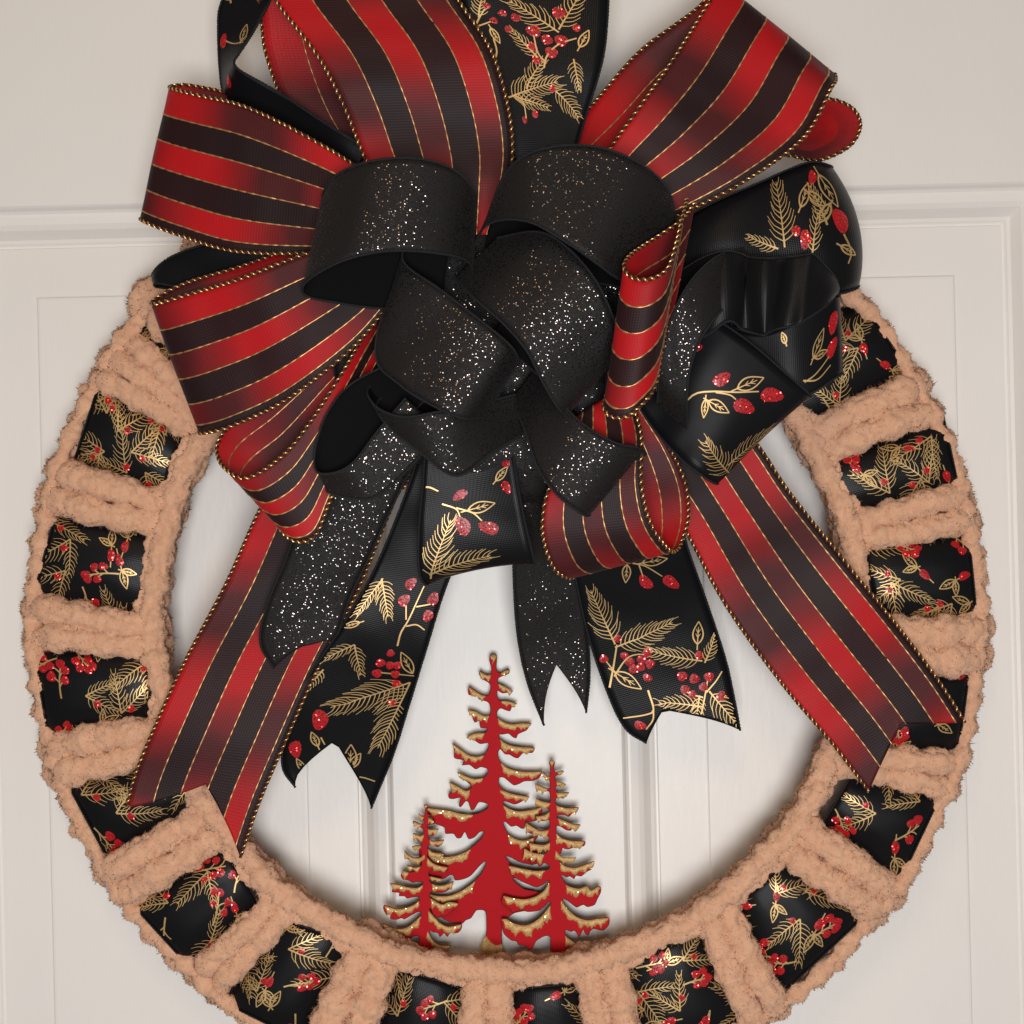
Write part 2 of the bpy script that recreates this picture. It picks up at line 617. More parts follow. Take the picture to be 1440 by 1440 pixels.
def radial_strand(A, B, rad, seed):
    A, B = np.array(A, float), np.array(B, float)
    qs = np.linspace(-1.2, 1.6, 1200)
    pts = B + (A - B) * qs[:, None]
    rr = np.hypot(pts[:, 0] - WC[0], pts[:, 1] - WC[1])
    i0 = np.argmin(np.abs(rr - 494) + (qs > 0.6) * 1e4)
    i1 = np.argmin(np.abs(rr - 660) + (qs < 0.4) * 1e4)
    a, b = pts[i0], pts[i1]
    q = np.array([-0.02, 0.0, 0.07, 0.2, 0.4, 0.6, 0.8, 0.93, 1.0, 1.02])
    pp = a + (b - a) * np.clip(q, 0, 1)[:, None]
    yarn(np.column_stack([pp, strand_depth(q)]), rad, seed)

sd = 40
for i in range(len(SQ) - 1):
    b0, a0 = np.array(SQ[i][2], float), np.array(SQ[i][3], float)
    a1, b1 = np.array(SQ[i + 1][0], float), np.array(SQ[i + 1][1], float)
    w = 0.5 * (np.linalg.norm(a1 - a0) + np.linalg.norm(b1 - b0))
    n = max(2, round(w / 38))
    for k in range(n):
        f = 0.5 + ((k + 0.5) / n - 0.5) * 0.90
        radial_strand(a0 + (a1 - a0) * f, b0 + (b1 - b0) * f, w / n * 0.49, sd)
        sd += 1
for k in range(11):      # top of the ring, behind the bow
    an = math.radians(-138 + k * 9.0)
    cs = (math.cos(an), math.sin(an))
    radial_strand((WC[0] + 650 * cs[0], WC[1] + 650 * cs[1]), (WC[0] + 500 * cs[0], WC[1] + 500 * cs[1]), 36, sd)
    sd += 1

# ------------------------------------------------------------------ ribbons
class Ribbon:
    def __init__(s, name, mat, parent, stations, notch=0, notch_at=0.5, bulge=0, wrinkle=1.0, seed=0, nv=15, label=None,
                 flip=False, step=5.0, uoff=None, back=None, out='front', fold=2.5, bv=0):
        s.ue = None
        st = []
        for q in stations:
            if len(q) == 5:
                ax, ay, bx, by, d = q
                q = (ax, ay, d, bx, by, d)
            st.append(q[:6])
        L, ev = catmull(st, None)
        Lr = L / 1.41
        nu = max(8, int(Lr / step))
        E = ev(np.linspace(0, L, nu))
        u = np.linspace(0, 1, nu)
        v = np.linspace(0, 1, nv)
        if notch:
            ue = 1 - notch * (1 - np.abs(v - notch_at) / np.where(v < notch_at, notch_at, 1 - notch_at))
            s.ue = lambda vv: 1 - notch * (1 - np.abs(vv - notch_at) / np.where(vv < notch_at, notch_at, 1 - notch_at))
            UU = np.where(u[:, None] < 0.5, u[:, None], 0.5 + (u[:, None] - 0.5) * (ue[None] - 0.5) / 0.5)
        else:
            UU = np.broadcast_to(u[:, None], (nu, nv))
        VV = np.broadcast_to(v[None], (nu, nv))
        idx = UU * (nu - 1)
        i0 = np.clip(idx.astype(int), 0, nu - 2)
        fr = (idx - i0)[..., None]
        e = E[i0] * (1 - fr) + E[i0 + 1] * fr
        px = e[..., :3] * (1 - VV[..., None]) + e[..., 3:] * VV[..., None]
        W = np.linalg.norm(E[:, 3:] - E[:, :3], axis=1)
        s.W = float(np.median(W))
        mid = (E[:, :3] + E[:, 3:]) / 2
        arc = np.concatenate([[0], np.cumsum(np.linalg.norm(np.diff(mid, axis=0), axis=1))])
        s.L = float(arc[-1])
        SS = np.interp(UU, u, arc)
        # relief along the normal
        du = np.gradient(px, axis=0)
        dv = np.gradient(px, axis=1)
        nn = np.cross(du, dv)
        nn /= np.linalg.norm(nn, axis=-1, keepdims=True) + 1e-9
        edgew = 1.0
        rel = bulge * 4 * VV * (1 - VV) + wrinkle * 2.2 * smooth_noise(SS / 26, VV * 4.0, seed) \
            + wrinkle * 0.9 * smooth_noise(SS / 9, VV * 9.0, seed + 5)
        rel = rel + fold * smooth_noise(SS / 24, VV * 2.4, seed + 9) * 2.0
        # sign: bulge towards the viewer where the sheet faces them
        px = px + nn * rel[..., None]
        if bv:
            px[..., 2] += bv * (1 - np.abs(2 * VV - 1) ** 4)
        s.px, s.SS, s.VV, s.nu, s.nv = px, SS, VV, nu, nv
        s.w = P(px[..., 0], px[..., 1], px[..., 2])
        gu = np.gradient(s.w, axis=0)
        gv = np.gradient(s.w, axis=1)
        n = np.cross(gu, gv)
        s.n = n / (np.linalg.norm(n, axis=-1, keepdims=True) + 1e-12)
        s.arc = arc
        uo = rng.uniform(0, 10) if uoff is None else uoff
        uv = np.stack([SS / 100 + uo, (1 - VV) if flip else VV], -1).reshape(-1, 2)
        s.flip = flip
        fc = grid_faces(nu, nv)
        q = s.n[: max(3, nu // 3), nv // 2, 1].mean()
        if (q > 0) != (out == 'inside'):
            fc = fc[:, ::-1]
        s.obj = mesh_obj(name, s.w.reshape(-1, 3), fc, [mat, back or mat], parent, uv=uv)
        if label:
            s.obj['label'] = label
        md = s.obj.modifiers.new('thickness', 'SOLIDIFY')
        md.thickness = 0.00028
        md.offset = 0
        md.material_offset = 1
        md.material_offset_rim = 0

    def edge(s, v):
        j = v * (s.nv - 1)
        j0 = min(int(j), s.nv - 2)
        f = j - j0
        return s.w[:, j0] * (1 - f) + s.w[:, j0 + 1] * f, s.n[:, j0] * (1 - f) + s.n[:, j0 + 1] * f

    def cord(s, v, rad, pitch, mat, core, name):
        p, n = s.edge(v)
        L = np.concatenate([[0], np.cumsum(np.linalg.norm(np.diff(p, axis=0), axis=1))])
        m = int(L[-1] / (1.7 * S)) + 8
        q = np.linspace(0, L[-1], m)
        pp = np.stack([np.interp(q, L, p[:, a]) for a in range(3)], 1)
        n = np.stack([np.interp(q, L, n[:, a]) for a in range(3)], 1)
        T = np.gradient(pp, axis=0)
        T /= np.linalg.norm(T, axis=1)[:, None] + 1e-12
        b = np.cross(T, n)
        th = q / (pitch * S) * 2 * np.pi + 1.3 * np.sin(q / (31 * S)) + 0.7 * np.sin(q / (13 * S) + 1)
        va, fa = [], []
        rv = 1 + 0.25 * np.sin(q / (17.3 * S)) * np.sin(q / (7.1 * S)) + 0.10 * rng.standard_normal(m)
        h = pp + (rad * 0.62 * S) * (np.cos(th)[:, None] * n + np.sin(th)[:, None] * b)
        v1, f1 = tube_arrays(h, rad * 0.46 * S * np.clip(rv, 0.5, 1.6), 6)
        o = mesh_obj(name, v1, f1, mat, s.obj)
        h2 = pp - (rad * 0.45 * S) * (np.cos(th)[:, None] * n + np.sin(th)[:, None] * b)
        v2, f2 = tube_arrays(h2, rad * 0.60 * S, 6)
        mesh_obj('edge_binding', v2, f2, core, s.obj)
        return o

    def threads(s, vs, rad, mat):
        for v in vs:
            p, n = s.edge(1 - v if s.flip else v)
            L = np.concatenate([[0], np.cumsum(np.linalg.norm(np.diff(p, axis=0), axis=1))])
            m = int(L[-1] / (3.0 * S)) + 8
            q = np.linspace(0, L[-1], m)
            pp = np.stack([np.interp(q, L, p[:, a]) for a in range(3)], 1)
            r = rad * S * (1 + 0.28 * np.sin(q / (2.1 * S)) + 0.15 * rng.standard_normal(m))
            vv, ff = tube_arrays(pp, np.abs(r), 5)
            mesh_obj('gold_thread', vv, ff, mat, s.obj)

    # --- print: everything below works in (s, t) = millimetre-like pixel lengths on the cloth
    def to_st(s, x, y):
        d2 = (s.px[..., 0] - x) ** 2 + (s.px[..., 1] - y) ** 2
        c = d2 - 0
        near = d2 < max(60.0, d2.min() * 1.5 + 40)
        c = np.where(near, d2 - 2.0 * s.px[..., 2], 1e12)
        k = np.unravel_index(np.argmin(c), c.shape)
        i, j = k
        i2, j2 = min(i + 1, s.nu - 1), min(j + 1, s.nv - 1)
        i1, j1 = i2 - 1, j2 - 1
        a = (s.px[i2, j, :2] - s.px[i1, j, :2]) / max(s.SS[i2, j] - s.SS[i1, j], 1e-3)
        b = (s.px[i, j2, :2] - s.px[i, j1, :2]) / ((s.VV[i, j2] - s.VV[i, j1]) * s.W)
        J = np.array([a, b]).T
        off = np.array([x, y]) - s.px[i, j, :2]
        try:
            Ji = np.linalg.inv(J)
        except np.linalg.LinAlgError:
            Ji = np.eye(2)
        d = Ji @ off
        if np.hypot(*d) > 40:
            d *= 40 / np.hypot(*d)
        return np.array([s.SS[i, j] + d[0], s.VV[i, j] * s.W + d[1]]), Ji, s.n[i, j]

    def rowpos(s, st):
        u = np.interp(st[:, 0], s.arc, np.linspace(0, 1, s.nu))
        if s.ue is not None:
            e = s.ue(np.clip(st[:, 1] / s.W, 0, 1))
            u = np.where(u < 0.5, u, 0.5 + (u - 0.5) * 0.5 / (e - 0.5))
        return u * (s.nu - 1)

    def surf(s, st, lift, side):
        # SS is not exactly separable near a notch; use arc -> u
        u = s.rowpos(st)
        v = np.clip(st[:, 1] / s.W, 0, 1) * (s.nv - 1)
        i0 = np.clip(u.astype(int), 0, s.nu - 2)
        j0 = np.clip(v.astype(int), 0, s.nv - 2)
        fu, fv = (u - i0)[:, None], (v - j0)[:, None]
        def bi(g):
            return (g[i0, j0] * (1 - fu) + g[i0 + 1, j0] * fu) * (1 - fv) + (g[i0, j0 + 1] * (1 - fu) + g[i0 + 1, j0 + 1] * fu) * fv
        return bi(s.w) + bi(s.n) * (np.asarray(lift)[:, None] * side * S)

    def inside(s, st):
        return (s.rowpos(st) < s.nu - 1.3) & (st[:, 0] > 2) & (st[:, 0] < s.L - 2) & (st[:, 1] > 3) & (st[:, 1] < s.W - 3)

    def do_print(s, motifs, both=False):
        strips, berries = [], []
        for m in motifs:
            k = m[0]
            if k == 's':
                pts = [s.to_st(x, y) for x, y in m[1]]
                side = 1 if pts[len(pts) // 2][2][1] < 0 else -1
                poly = np.array([p[0] for p in pts])
                strips.append((catmull(poly, 14) if len(poly) > 2 else np.linspace(poly[0], poly[1], 6), m[2] if len(m) > 2 else 2.2, 0.7, side))
                continue
            o, Ji, n = s.to_st(m[1], m[2])
            side = 1 if n[1] < 0 else -1
            if k in 'bh':
                if k == 'b':
                    berries.append((o, (1, 0), m[3], m[3], side))
                else:
                    a = math.radians(m[3])
                    dr = Ji @ np.array([math.cos(a), math.sin(a)])
                    dr /= np.linalg.norm(dr)
                    berries.append((o, tuple(dr), m[4] * 0.5, m[4] * 0.31, side))
                continue
            a = math.radians(m[3])
            dr = Ji @ np.array([math.cos(a), math.sin(a)])
            dr /= np.linalg.norm(dr)
            hand = 1 if np.linalg.det(Ji) > 0 else -1
            s.motif(k, o, dr, m[4], side, strips, berries, hand)
        s.emit(strips, berries)

    def scatter(s, seed, dens=1.0, side=None, smin=0, smax=None, size=1.0):
        r = random.Random(seed)
        strips, berries = [], []
        smax = s.L if smax is None else smax
        step = 50 * size
        x = smin + r.uniform(0, 20)
        while x < smax:
            for row in range(max(1, round(s.W / 52))):
                t = (row + 0.5 + r.uniform(-.35, .35)) * s.W / max(1, round(s.W / 52))
                o = np.array([x + r.uniform(-18, 18), t])
                a = r.uniform(0, 2 * math.pi)
                dr = np.array([math.cos(a), math.sin(a)])
                i = int(np.clip(np.interp(o[0], s.arc, np.arange(s.nu)), 0, s.nu - 1))
                sdn = side or (1 if s.n[i, s.nv // 2][1] < 0 else -1)
                c = r.random()
                if c < 0.50:
                    o2 = o - dr * 25
                    s.motif('p', o2, dr, r.uniform(58, 80) * size, sdn, strips, berries, 1)
                    s.motif('p', o2, np.array([math.cos(a + 1.0), math.sin(a + 1.0)]), r.uniform(48, 68) * size, sdn, strips, berries, 1)
                    berries.append((o2 + dr * 14 + 4, (1, 0), 5.5, 5.5, sdn))
                elif c < 0.82:
                    s.motif('c', o - dr * 20, dr, r.uniform(40, 55) * size, sdn, strips, berries, 1)
                else:
                    s.motif('l', o, dr, 32 * size, sdn, strips, berries, 1)
                    s.motif('l', o, np.array([math.cos(a + 1.1), math.sin(a + 1.1)]), 26 * size, sdn, strips, berries, 1)
                    s.motif('h', o - dr * 14, dr, 22 * size, sdn, strips, berries, 1)
            x += step
        s.emit(strips, berries)

    def motif(s, k, o, dr, L, side, strips, berries, hand):
        r = random
        pr = np.array([-dr[1], dr[0]]) * hand
        cv = r.uniform(-0.12, 0.12)
        if k == 'p':          # pine sprig
            stem = np.array([o + dr * (L * f) + pr * (cv * L * f * f) for f in np.linspace(0, 1, 8)])
            strips.append((stem, 2.3, 0.35, side))
            nn = max(8, int(L / 6.0))
            for q in range(nn):
                f = 0.10 + 0.90 * q / (nn - 1)
                b = o + dr * (L * f) + pr * (cv * L * f * f)
                ln = L * 0.44 * (1 - 0.5 * f) * min(1, 0.55 + 2.2 * f) * r.uniform(0.85, 1.12)
                for sg in (1, -1):
                    an = math.radians(60 - 26 * f + r.uniform(-5, 5))
                    d1 = dr * math.cos(an) + pr * sg * math.sin(an)
                    d2 = dr * math.cos(an - 0.45) + pr * sg * math.sin(an - 0.45)
                    pts = np.array([b, b + d1 * ln * 0.5, b + d1 * ln * 0.5 + d2 * ln * 0.5])
                    strips.append((pts, 1.2, 0.55, side))
            strips.append((np.array([stem[-1], stem[-1] + dr * L * 0.07]), 1.6, 0.4, side))
        elif k == 'c':        # berry cluster on a branching stem
            stem = np.array([o + dr * (L * f) + pr * (cv * 2 * L * f * f) for f in np.linspace(0, 1, 7)])
            strips.append((stem, 2.4, 0.7, side))
            berries.append((stem[-1] + dr * 3, tuple(dr), 7.0, 6.2, side))
            for q, f in enumerate((0.35, 0.5, 0.65, 0.8)):
                sg = 1 if q % 2 else -1
                b = o + dr * (L * f) + pr * (cv * 2 * L * f * f)
                e = b + (dr * 0.7 + pr * sg * 0.75) * L * r.uniform(0.22, 0.36)
                strips.append((np.array([b, (b + e) / 2 + dr * 1.5, e]), 1.9, 0.7, side))
                berries.append((e, tuple(dr), r.uniform(5.5, 7.2), r.uniform(5.2, 6.6), side))
        elif k == 'l':        # outlined leaf
            for sg in (1, -1):
                pts = np.array([o + dr * (L * f) + pr * sg * (L * 0.20 * math.sin(math.pi * f ** 0.8)) for f in np.linspace(0, 1, 9)])
                strips.append((pts, 2.0, 0.7, side))
            strips.append((np.array([o - dr * L * 0.25, o + dr * L * 0.2, o + dr * L * 0.75]), 1.8, 0.5, side))
            for f in (0.3, 0.5):
                for sg in (1, -1):
                    b = o + dr * L * f
                    strips.append((np.array([b, b + (dr * 0.7 + pr * sg * 0.4) * L * 0.22]), 1.4, 0.5, side))
        elif k == 'h':
            berries.append((o, tuple(dr), L * 0.5, L * 0.31, side))
            strips.append((np.array([o - dr * L * 0.5, o - dr * L * 0.95]), 1.9, 0.8, side))

    def emit(s, strips, berries):
        vs, fs = [], []
        n0 = 0
        for (pts, w, taper, side) in strips:
            pts = np.asarray(pts, float)
            if len(pts) == 3:
                pts = catmull(pts, 5)
            T = np.gradient(pts, axis=0)
            T /= np.linalg.norm(T, axis=1)[:, None] + 1e-9
            Q = np.stack([-T[:, 1], T[:, 0]], 1)
            ww = w * 0.5 * np.linspace(1, taper, len(pts))[:, None]
            st = np.concatenate([pts + Q * ww, pts - Q * ww])
            ok = s.inside(st)
            k = len(pts)
            v = s.surf(st, np.full(len(st), 0.95 + 0.25 * random.random()), side)
            for i in range(k - 1):
                if ok[i] and ok[i + 1] and ok[i + k] and ok[i + 1 + k]:
                    fs.append((n0 + i, n0 + i + 1, n0 + i + 1 + k, n0 + i + k))
            vs.append(v)
            n0 += len(v)
        if fs:
            mesh_obj('gold_print', np.concatenate(vs), np.array(fs), M['foil'], s.obj)['kind'] = 'stuff'
        vs, fs = [], []
        n0 = 0
        for (o, dr, a, b, side) in berries:
            dr = np.array(dr)
            pr = np.array([-dr[1], dr[0]])
            K = 12
            st, li = [np.asarray(o, float)], [1.25]
            for (rf, lf) in ((0.55, 1.2), (1.0, 0.9)):
                for q in range(K):
                    t = 2 * math.pi * q / K
                    wob = 1 + 0.09 * math.sin(3 * t + o[0])
                    st.append(o + dr * a * rf * wob * math.cos(t) + pr * b * rf * wob * math.sin(t))
                    li.append(lf)
            st = np.array(st)
            if not s.inside(st).all():
                continue
            v = s.surf(st, np.array(li), side)
            for q in range(K):
                q2 = (q + 1) % K
                fs.append((n0, n0 + 1 + q, n0 + 1 + q2))
                fs.append((n0 + 1 + q, n0 + 1 + K + q, n0 + 1 + K + q2))
                fs.append((n0 + 1 + q, n0 + 1 + K + q2, n0 + 1 + q2))
            vs.append(v)
            n0 += len(v)
        if fs:
            mesh_obj('berry_print', np.concatenate(vs), np.array(fs), M['berry'], s.obj)['kind'] = 'stuff'

# ---- ribbon squares woven through the wreath
for i, q in enumerate(SQ):
    (a0, b0, b1, a1) = [np.array(p, float) for p in q]
    c = (a0 + a1 + b0 + b1) / 4
    ex = lambda p: c + (p - c) * 1.13
    a0, b0, b1, a1 = ex(a0), ex(b0), ex(b1), ex(a1)
    st = []
    for f in np.linspace(-0.10, 1.10, 7):
        a, b = a0 + (a1 - a0) * f, b0 + (b1 - b0) * f
        d = 113 - 20 * abs(2 * f - 1) ** 3
        st.append((a[0], a[1], d - 16, b[0], b[1], d - 12))
    rb = Ribbon('ribbon_square', M['satin'], wreath, st, bv=8, fold=1.2, wrinkle=1.6, seed=100 + i, nv=17, step=5)
    rb.cord(0.0, 1.6, 5, M['stitch'], M['stitch'], 'stitched_edge')
    rb.cord(1.0, 1.6, 5, M['stitch'], M['stitch'], 'stitched_edge')
    rb.scatter(500 + i * 7, size=0.82, side=1 if rb.n[rb.nu // 2, rb.nv // 2][1] < 0 else -1)

# ---- bow
bow = thing('ribbon_bow', 'large layered bow of striped, black glitter and printed ribbon at the wreath top', 'bow', tuple(P(740, 520, 140)))
TH = (0.20, 0.39, 0.58, 0.775, 0.935)

def striped(name, st, label=None, threads=True, **kw):
    r = Ribbon(name, M['stripe'], bow, st, label=label, nv=21, back=M['stripe_rev'], **kw)
    r.cord(0.0, 2.5, 8.5, M['wire'], M['wcore'], 'gold_wire_edge')
    r.cord(1.0, 2.5, 8.5, M['wire'], M['wcore'], 'gold_wire_edge')
    if threads:
        r.threads(TH, 1.15, M['thread'])
    return r

def glitter(name, st, label=None, **kw):
    r = Ribbon(name, M['glit'], bow, st, label=label, back=M['velvet'], **{'fold': 4.0, **kw})
    r.cord(0.0, 1.9, 5.5, M['stitch'], M['stitch'], 'stitched_edge')
    r.cord(1.0, 1.9, 5.5, M['stitch'], M['stitch'], 'stitched_edge')
    return r

def printed(name, st, label=None, **kw):
    r = Ribbon(name, M['satin'], bow, st, label=label, **kw)
    r.cord(0.0, 1.9, 5.5, M['stitch'], M['stitch'], 'stitched_edge')
    r.cord(1.0, 1.9, 5.5, M['stitch'], M['stitch'], 'stitched_edge')
    return r

def zm(ox, oy, k, pts):
    return [(ox + x / k, oy + y / k) for x, y in pts]

# striped loops
striped('striped_loop', [(540, 260, 270, 520, 350, 270), (455, 205, 262, 440, 356, 262), (350, 152, 247, 330, 353, 247), (275, 133, 227, 250, 330, 227),
    (242, 125, 207, 204, 312, 207), (238, 121, 190, 202, 308, 190), (268, 120, 172, 235, 318, 172), (350, 140, 165, 330, 345, 165),
    (470, 195, 175, 450, 350, 175), (540, 240, 190, 520, 340, 190)], 'striped loop sticking out at the upper left', seed=1, bulge=0, uoff=0.4)
striped('striped_loop', [(545, 330, 285, 560, 410, 285), (440, 354, 288, 500, 485, 288), (335, 393, 275, 405, 560, 275), (262, 415, 260, 330, 597, 260),
    (219, 427, 242, 286, 609, 242), (220, 420, 222, 284, 602, 222), (262, 398, 206, 320, 580, 206), (340, 374, 198, 400, 540, 198),
    (440, 340, 205, 490, 470, 205), (540, 320, 225, 540, 410, 225)], 'wide striped loop at the left side of the bow', seed=2, uoff=2.2)
striped('striped_loop', [(532, 438, 255, 530, 560, 245), (480, 525, 282, 490, 640, 268), (432, 600, 292, 464, 706, 282), (395, 643, 294, 444, 752, 284),
    (347, 672, 286, 418, 762, 276), (316, 657, 266, 396, 745, 262), (306, 630, 244, 390, 728, 244), (322, 600, 225, 405, 712, 225), (372, 562, 215, 440, 680, 215),
    (450, 500, 215, 480, 600, 215), (530, 430, 225, 520, 530, 225)], 'small striped loop with an open end at the lower left', seed=3, uoff=5.0)
striped('striped_loop', [(600, 330, 245, 690, 330, 255), (540, 270, 252, 712, 270, 256), (513, 222, 256, 721, 212, 256), (484, 150, 262, 713, 145, 262), (448, 80, 262, 690, 70, 262), (395, 10, 255, 645, 0, 255),
    (352, -60, 235, 600, -70, 235), (345, -78, 205, 595, -88, 205), (364, 0, 175, 620, -10, 175), (375, 80, 165, 660, 80, 165), (412, 168, 165, 690, 170, 165),
    (476, 242, 175, 700, 230, 175), (560, 300, 190, 690, 290, 190)], 'tall striped loop at the top left of the bow', seed=4, uoff=1.0)
striped('striped_loop', [(825, 262, 240, 905, 322, 240), (862, 203, 256, 960, 300, 256), (900, 150, 258, 1052, 252, 258), (945, 86, 252, 1130, 193, 252), (990, 15, 240, 1168, 126, 240),
    (1012, -22, 222, 1175, 113, 222), (1006, -22, 200, 1170, 106, 200), (982, 10, 185, 1140, 150, 185), (900, 72, 175, 1070, 200, 175), (838, 142, 180, 1000, 260, 180),
    (785, 202, 195, 930, 300, 195)], 'wide striped loop at the upper right', seed=5, uoff=3.1)
striped('striped_loop', [(1075, 222, 150, 1120, 186, 100), (1108, 219, 162, 1124, 188, 98), (1150, 226, 172, 1128, 189, 96), (1195, 207, 176, 1132, 187, 95), (1211, 177, 176, 1133, 184, 95),
    (1198, 151, 172, 1130, 181, 96), (1160, 138, 164, 1125, 180, 98), (1100, 150, 150, 1118, 181, 100)], 'small red loop end behind the upper right loop', out='inside', threads=False, seed=6, uoff=0.6)
striped('striped_loop', [(975, 285, 320, 940, 470, 320), (955, 312, 340, 915, 520, 340), (910, 342, 360, 872, 545, 360), (884, 360, 382, 853, 562, 382),
    (876, 376, 402, 847, 573, 402), (890, 391, 415, 860, 586, 415), (916, 392, 420, 884, 585, 420), (940, 377, 412, 906, 565, 412), (951, 345, 398, 918, 545, 398),
    (958, 310, 380, 928, 505, 380), (965, 280, 350, 940, 460, 350)][::-1], 'narrow striped loop standing in front at the bow centre', seed=7, wrinkle=0.5, uoff=6.2)
striped('striped_loop', [(805, 590, 290, 880, 540, 290), (788, 650, 308, 902, 610, 315), (768, 700, 315, 902, 680, 328), (763, 750, 311, 914, 735, 324), (778, 797, 293, 938, 769, 303),
    (800, 812, 272, 950, 770, 283), (812, 800, 250, 960, 755, 262), (805, 770, 235, 968, 725, 246), (800, 720, 225, 964, 680, 236), (800, 660, 225, 942, 630, 235),
    (810, 600, 235, 905, 575, 245)], 'striped loop at the lower right of the bow', seed=8, uoff=4.1)
# striped tails
T1 = striped('striped_tail', [(440, 560, 200, 640, 560, 200), (388, 675, 186, 575, 675, 186), (362, 722, 178, 557, 700, 178), (318, 820, 160, 503, 830, 160), (260, 930, 148, 447, 940, 148),
    (212, 1035, 142, 398, 1050, 142), (190, 1090, 140, 364, 1130, 140), (178, 1135, 139, 338, 1206, 139)], 'striped tail hanging down to the left side of the wreath', notch=0.11, notch_at=0.55, seed=9, uoff=0.0)
T2 = striped('striped_tail', [(880, 600, 200, 1010, 560, 200), (930, 690, 185, 1065, 625, 185), (962, 742, 175, 1110, 692, 175), (1020, 850, 160, 1180, 780, 160), (1100, 962, 150, 1260, 878, 150),
    (1170, 1045, 144, 1318, 955, 144), (1222, 1113, 140, 1357, 1016, 140)], 'striped tail hanging down to the right side of the wreath', notch=0.085, notch_at=0.55, seed=10, uoff=2.8)

# black glitter loops
glitter('glitter_loop', [(668, 300, 290, 672, 400, 290), (663, 268, 325, 656, 368, 325), (636, 238, 352, 612, 356, 357), (585, 223, 368, 545, 353, 376), (525, 226, 364, 490, 364, 371),
    (478, 243, 345, 448, 384, 350), (455, 268, 328, 426, 402, 330), (455, 278, 312, 430, 416, 312), (490, 265, 304, 470, 425, 304), (560, 260, 300, 540, 434, 300), (640, 280, 290, 620, 430, 290)],
    'rounded black glitter loop at the upper left of the bow centre', seed=21, wrinkle=0.6)
glitter('glitter_loop', [(672, 335, 300, 668, 350, 300), (688, 290, 328, 680, 322, 335), (715, 238, 355, 706, 309, 362), (760, 210, 372, 748, 313, 384), (830, 205, 376, 800, 343, 392),
    (895, 228, 365, 838, 370, 385), (938, 268, 340, 862, 388, 365), (950, 318, 310, 884, 400, 335), (930, 340, 285, 870, 402, 300), (860, 320, 268, 800, 390, 278), (760, 300, 262, 730, 365, 268), (690, 310, 265, 680, 350, 270)],
    'wide black glitter loop at the upper right of the bow centre', seed=22, wrinkle=0.6)
glitter('glitter_loop', [(572, 340, 312, 556, 400, 308), (571, 372, 326, 529, 500, 320), (620, 408, 345, 562, 541, 345), (675, 450, 352, 612, 572, 355), (715, 484, 345, 650, 588, 350),
    (728, 505, 322, 672, 588, 325), (722, 515, 300, 680, 582, 300), (680, 500, 280, 640, 560, 280), (600, 440, 270, 570, 510, 270)], 'black glitter loop slanting down at the bow centre', seed=23, wrinkle=0.6)
glitter('glitter_loop', [(700, 335, 310, 640, 390, 300), (758, 326, 345, 668, 420, 345), (800, 350, 362, 708, 455, 365), (838, 395, 370, 742, 495, 374), (862, 445, 362, 766, 542, 366),
    (872, 485, 340, 790, 580, 345), (862, 500, 312, 800, 580, 315), (820, 470, 295, 770, 540, 295), (740, 400, 285, 690, 470, 285)], 'black glitter loop right of the bow centre', seed=24, wrinkle=0.8)
glitter('glitter_loop', [(760, 505, 290, 715, 560, 280), (775, 545, 322, 738, 602, 316), (813, 590, 345, 755, 655, 342), (861, 621, 350, 783, 695, 350), (900, 631, 338, 815, 720, 340),
    (909, 640, 315, 828, 722, 318), (895, 640, 295, 825, 712, 295), (850, 610, 275, 790, 670, 275), (780, 550, 265, 740, 600, 265)], 'black glitter loop low at the right of the bow centre', seed=25, wrinkle=0.7)
glitter('glitter_loop', [(725, 555, 300, 735, 610, 290), (660, 572, 335, 690, 638, 322), (612, 579, 347, 642, 669, 335), (569, 586, 347, 592, 637, 338), (532, 577, 337, 547, 602, 330),
    (518, 556, 318, 530, 577, 315), (526, 540, 295, 538, 560, 295), (570, 530, 280, 575, 575, 280), (640, 530, 275, 640, 590, 275)], 'black glitter loop with a drooping lip under the centre', seed=26, wrinkle=0.7)
glitter('glitter_loop', [(575, 500, 296, 600, 560, 292), (497, 538, 300, 540, 620, 296), (463, 577, 303, 500, 660, 297), (447, 622, 308, 465, 684, 300), (447, 660, 316, 462, 692, 306),
    (470, 664, 324, 490, 700, 312), (497, 650, 330, 525, 700, 318), (530, 608, 332, 568, 666, 320), (570, 560, 326, 620, 605, 318)], 'black loop with its dark hollow facing left', out='inside', seed=27, wrinkle=0.6)
lb = Ribbon('satin_loop', M['satin'], bow, [(950, 385, 262, 962, 488, 268), (990, 362, 288, 1000, 470, 300), (1022, 353, 298, 1025, 452, 308), (1050, 361, 284, 1046, 464, 298), (1082, 364, 304, 1075, 470, 318),
    (1112, 361, 286, 1102, 460, 302), (1145, 357, 296, 1130, 452, 304), (1172, 380, 272, 1166, 427, 277), (1177, 396, 245, 1172, 416, 245), (1140, 372, 225, 1140, 430, 225), (1060, 362, 218, 1060, 450, 218)], label='crumpled plain black loop at the right of the bow', seed=28, fold=9, wrinkle=3.0, nv=23, bulge=6)
for v in (0.0, 1.0):
    lb.cord(v, 1.9, 5.5, M['stitch'], M['stitch'], 'stitched_edge')
glitter('glitter_loop', [(1048, 350, 262, 1075, 385, 240), (1005, 362, 312, 1022, 425, 300), (968, 400, 330, 988, 470, 322), (942, 455, 332, 970, 520, 318), (928, 520, 318, 966, 565, 300), (925, 565, 285, 968, 600, 270)],
    'black strip of ribbon curving beside the narrow striped loop', seed=29, fold=5)
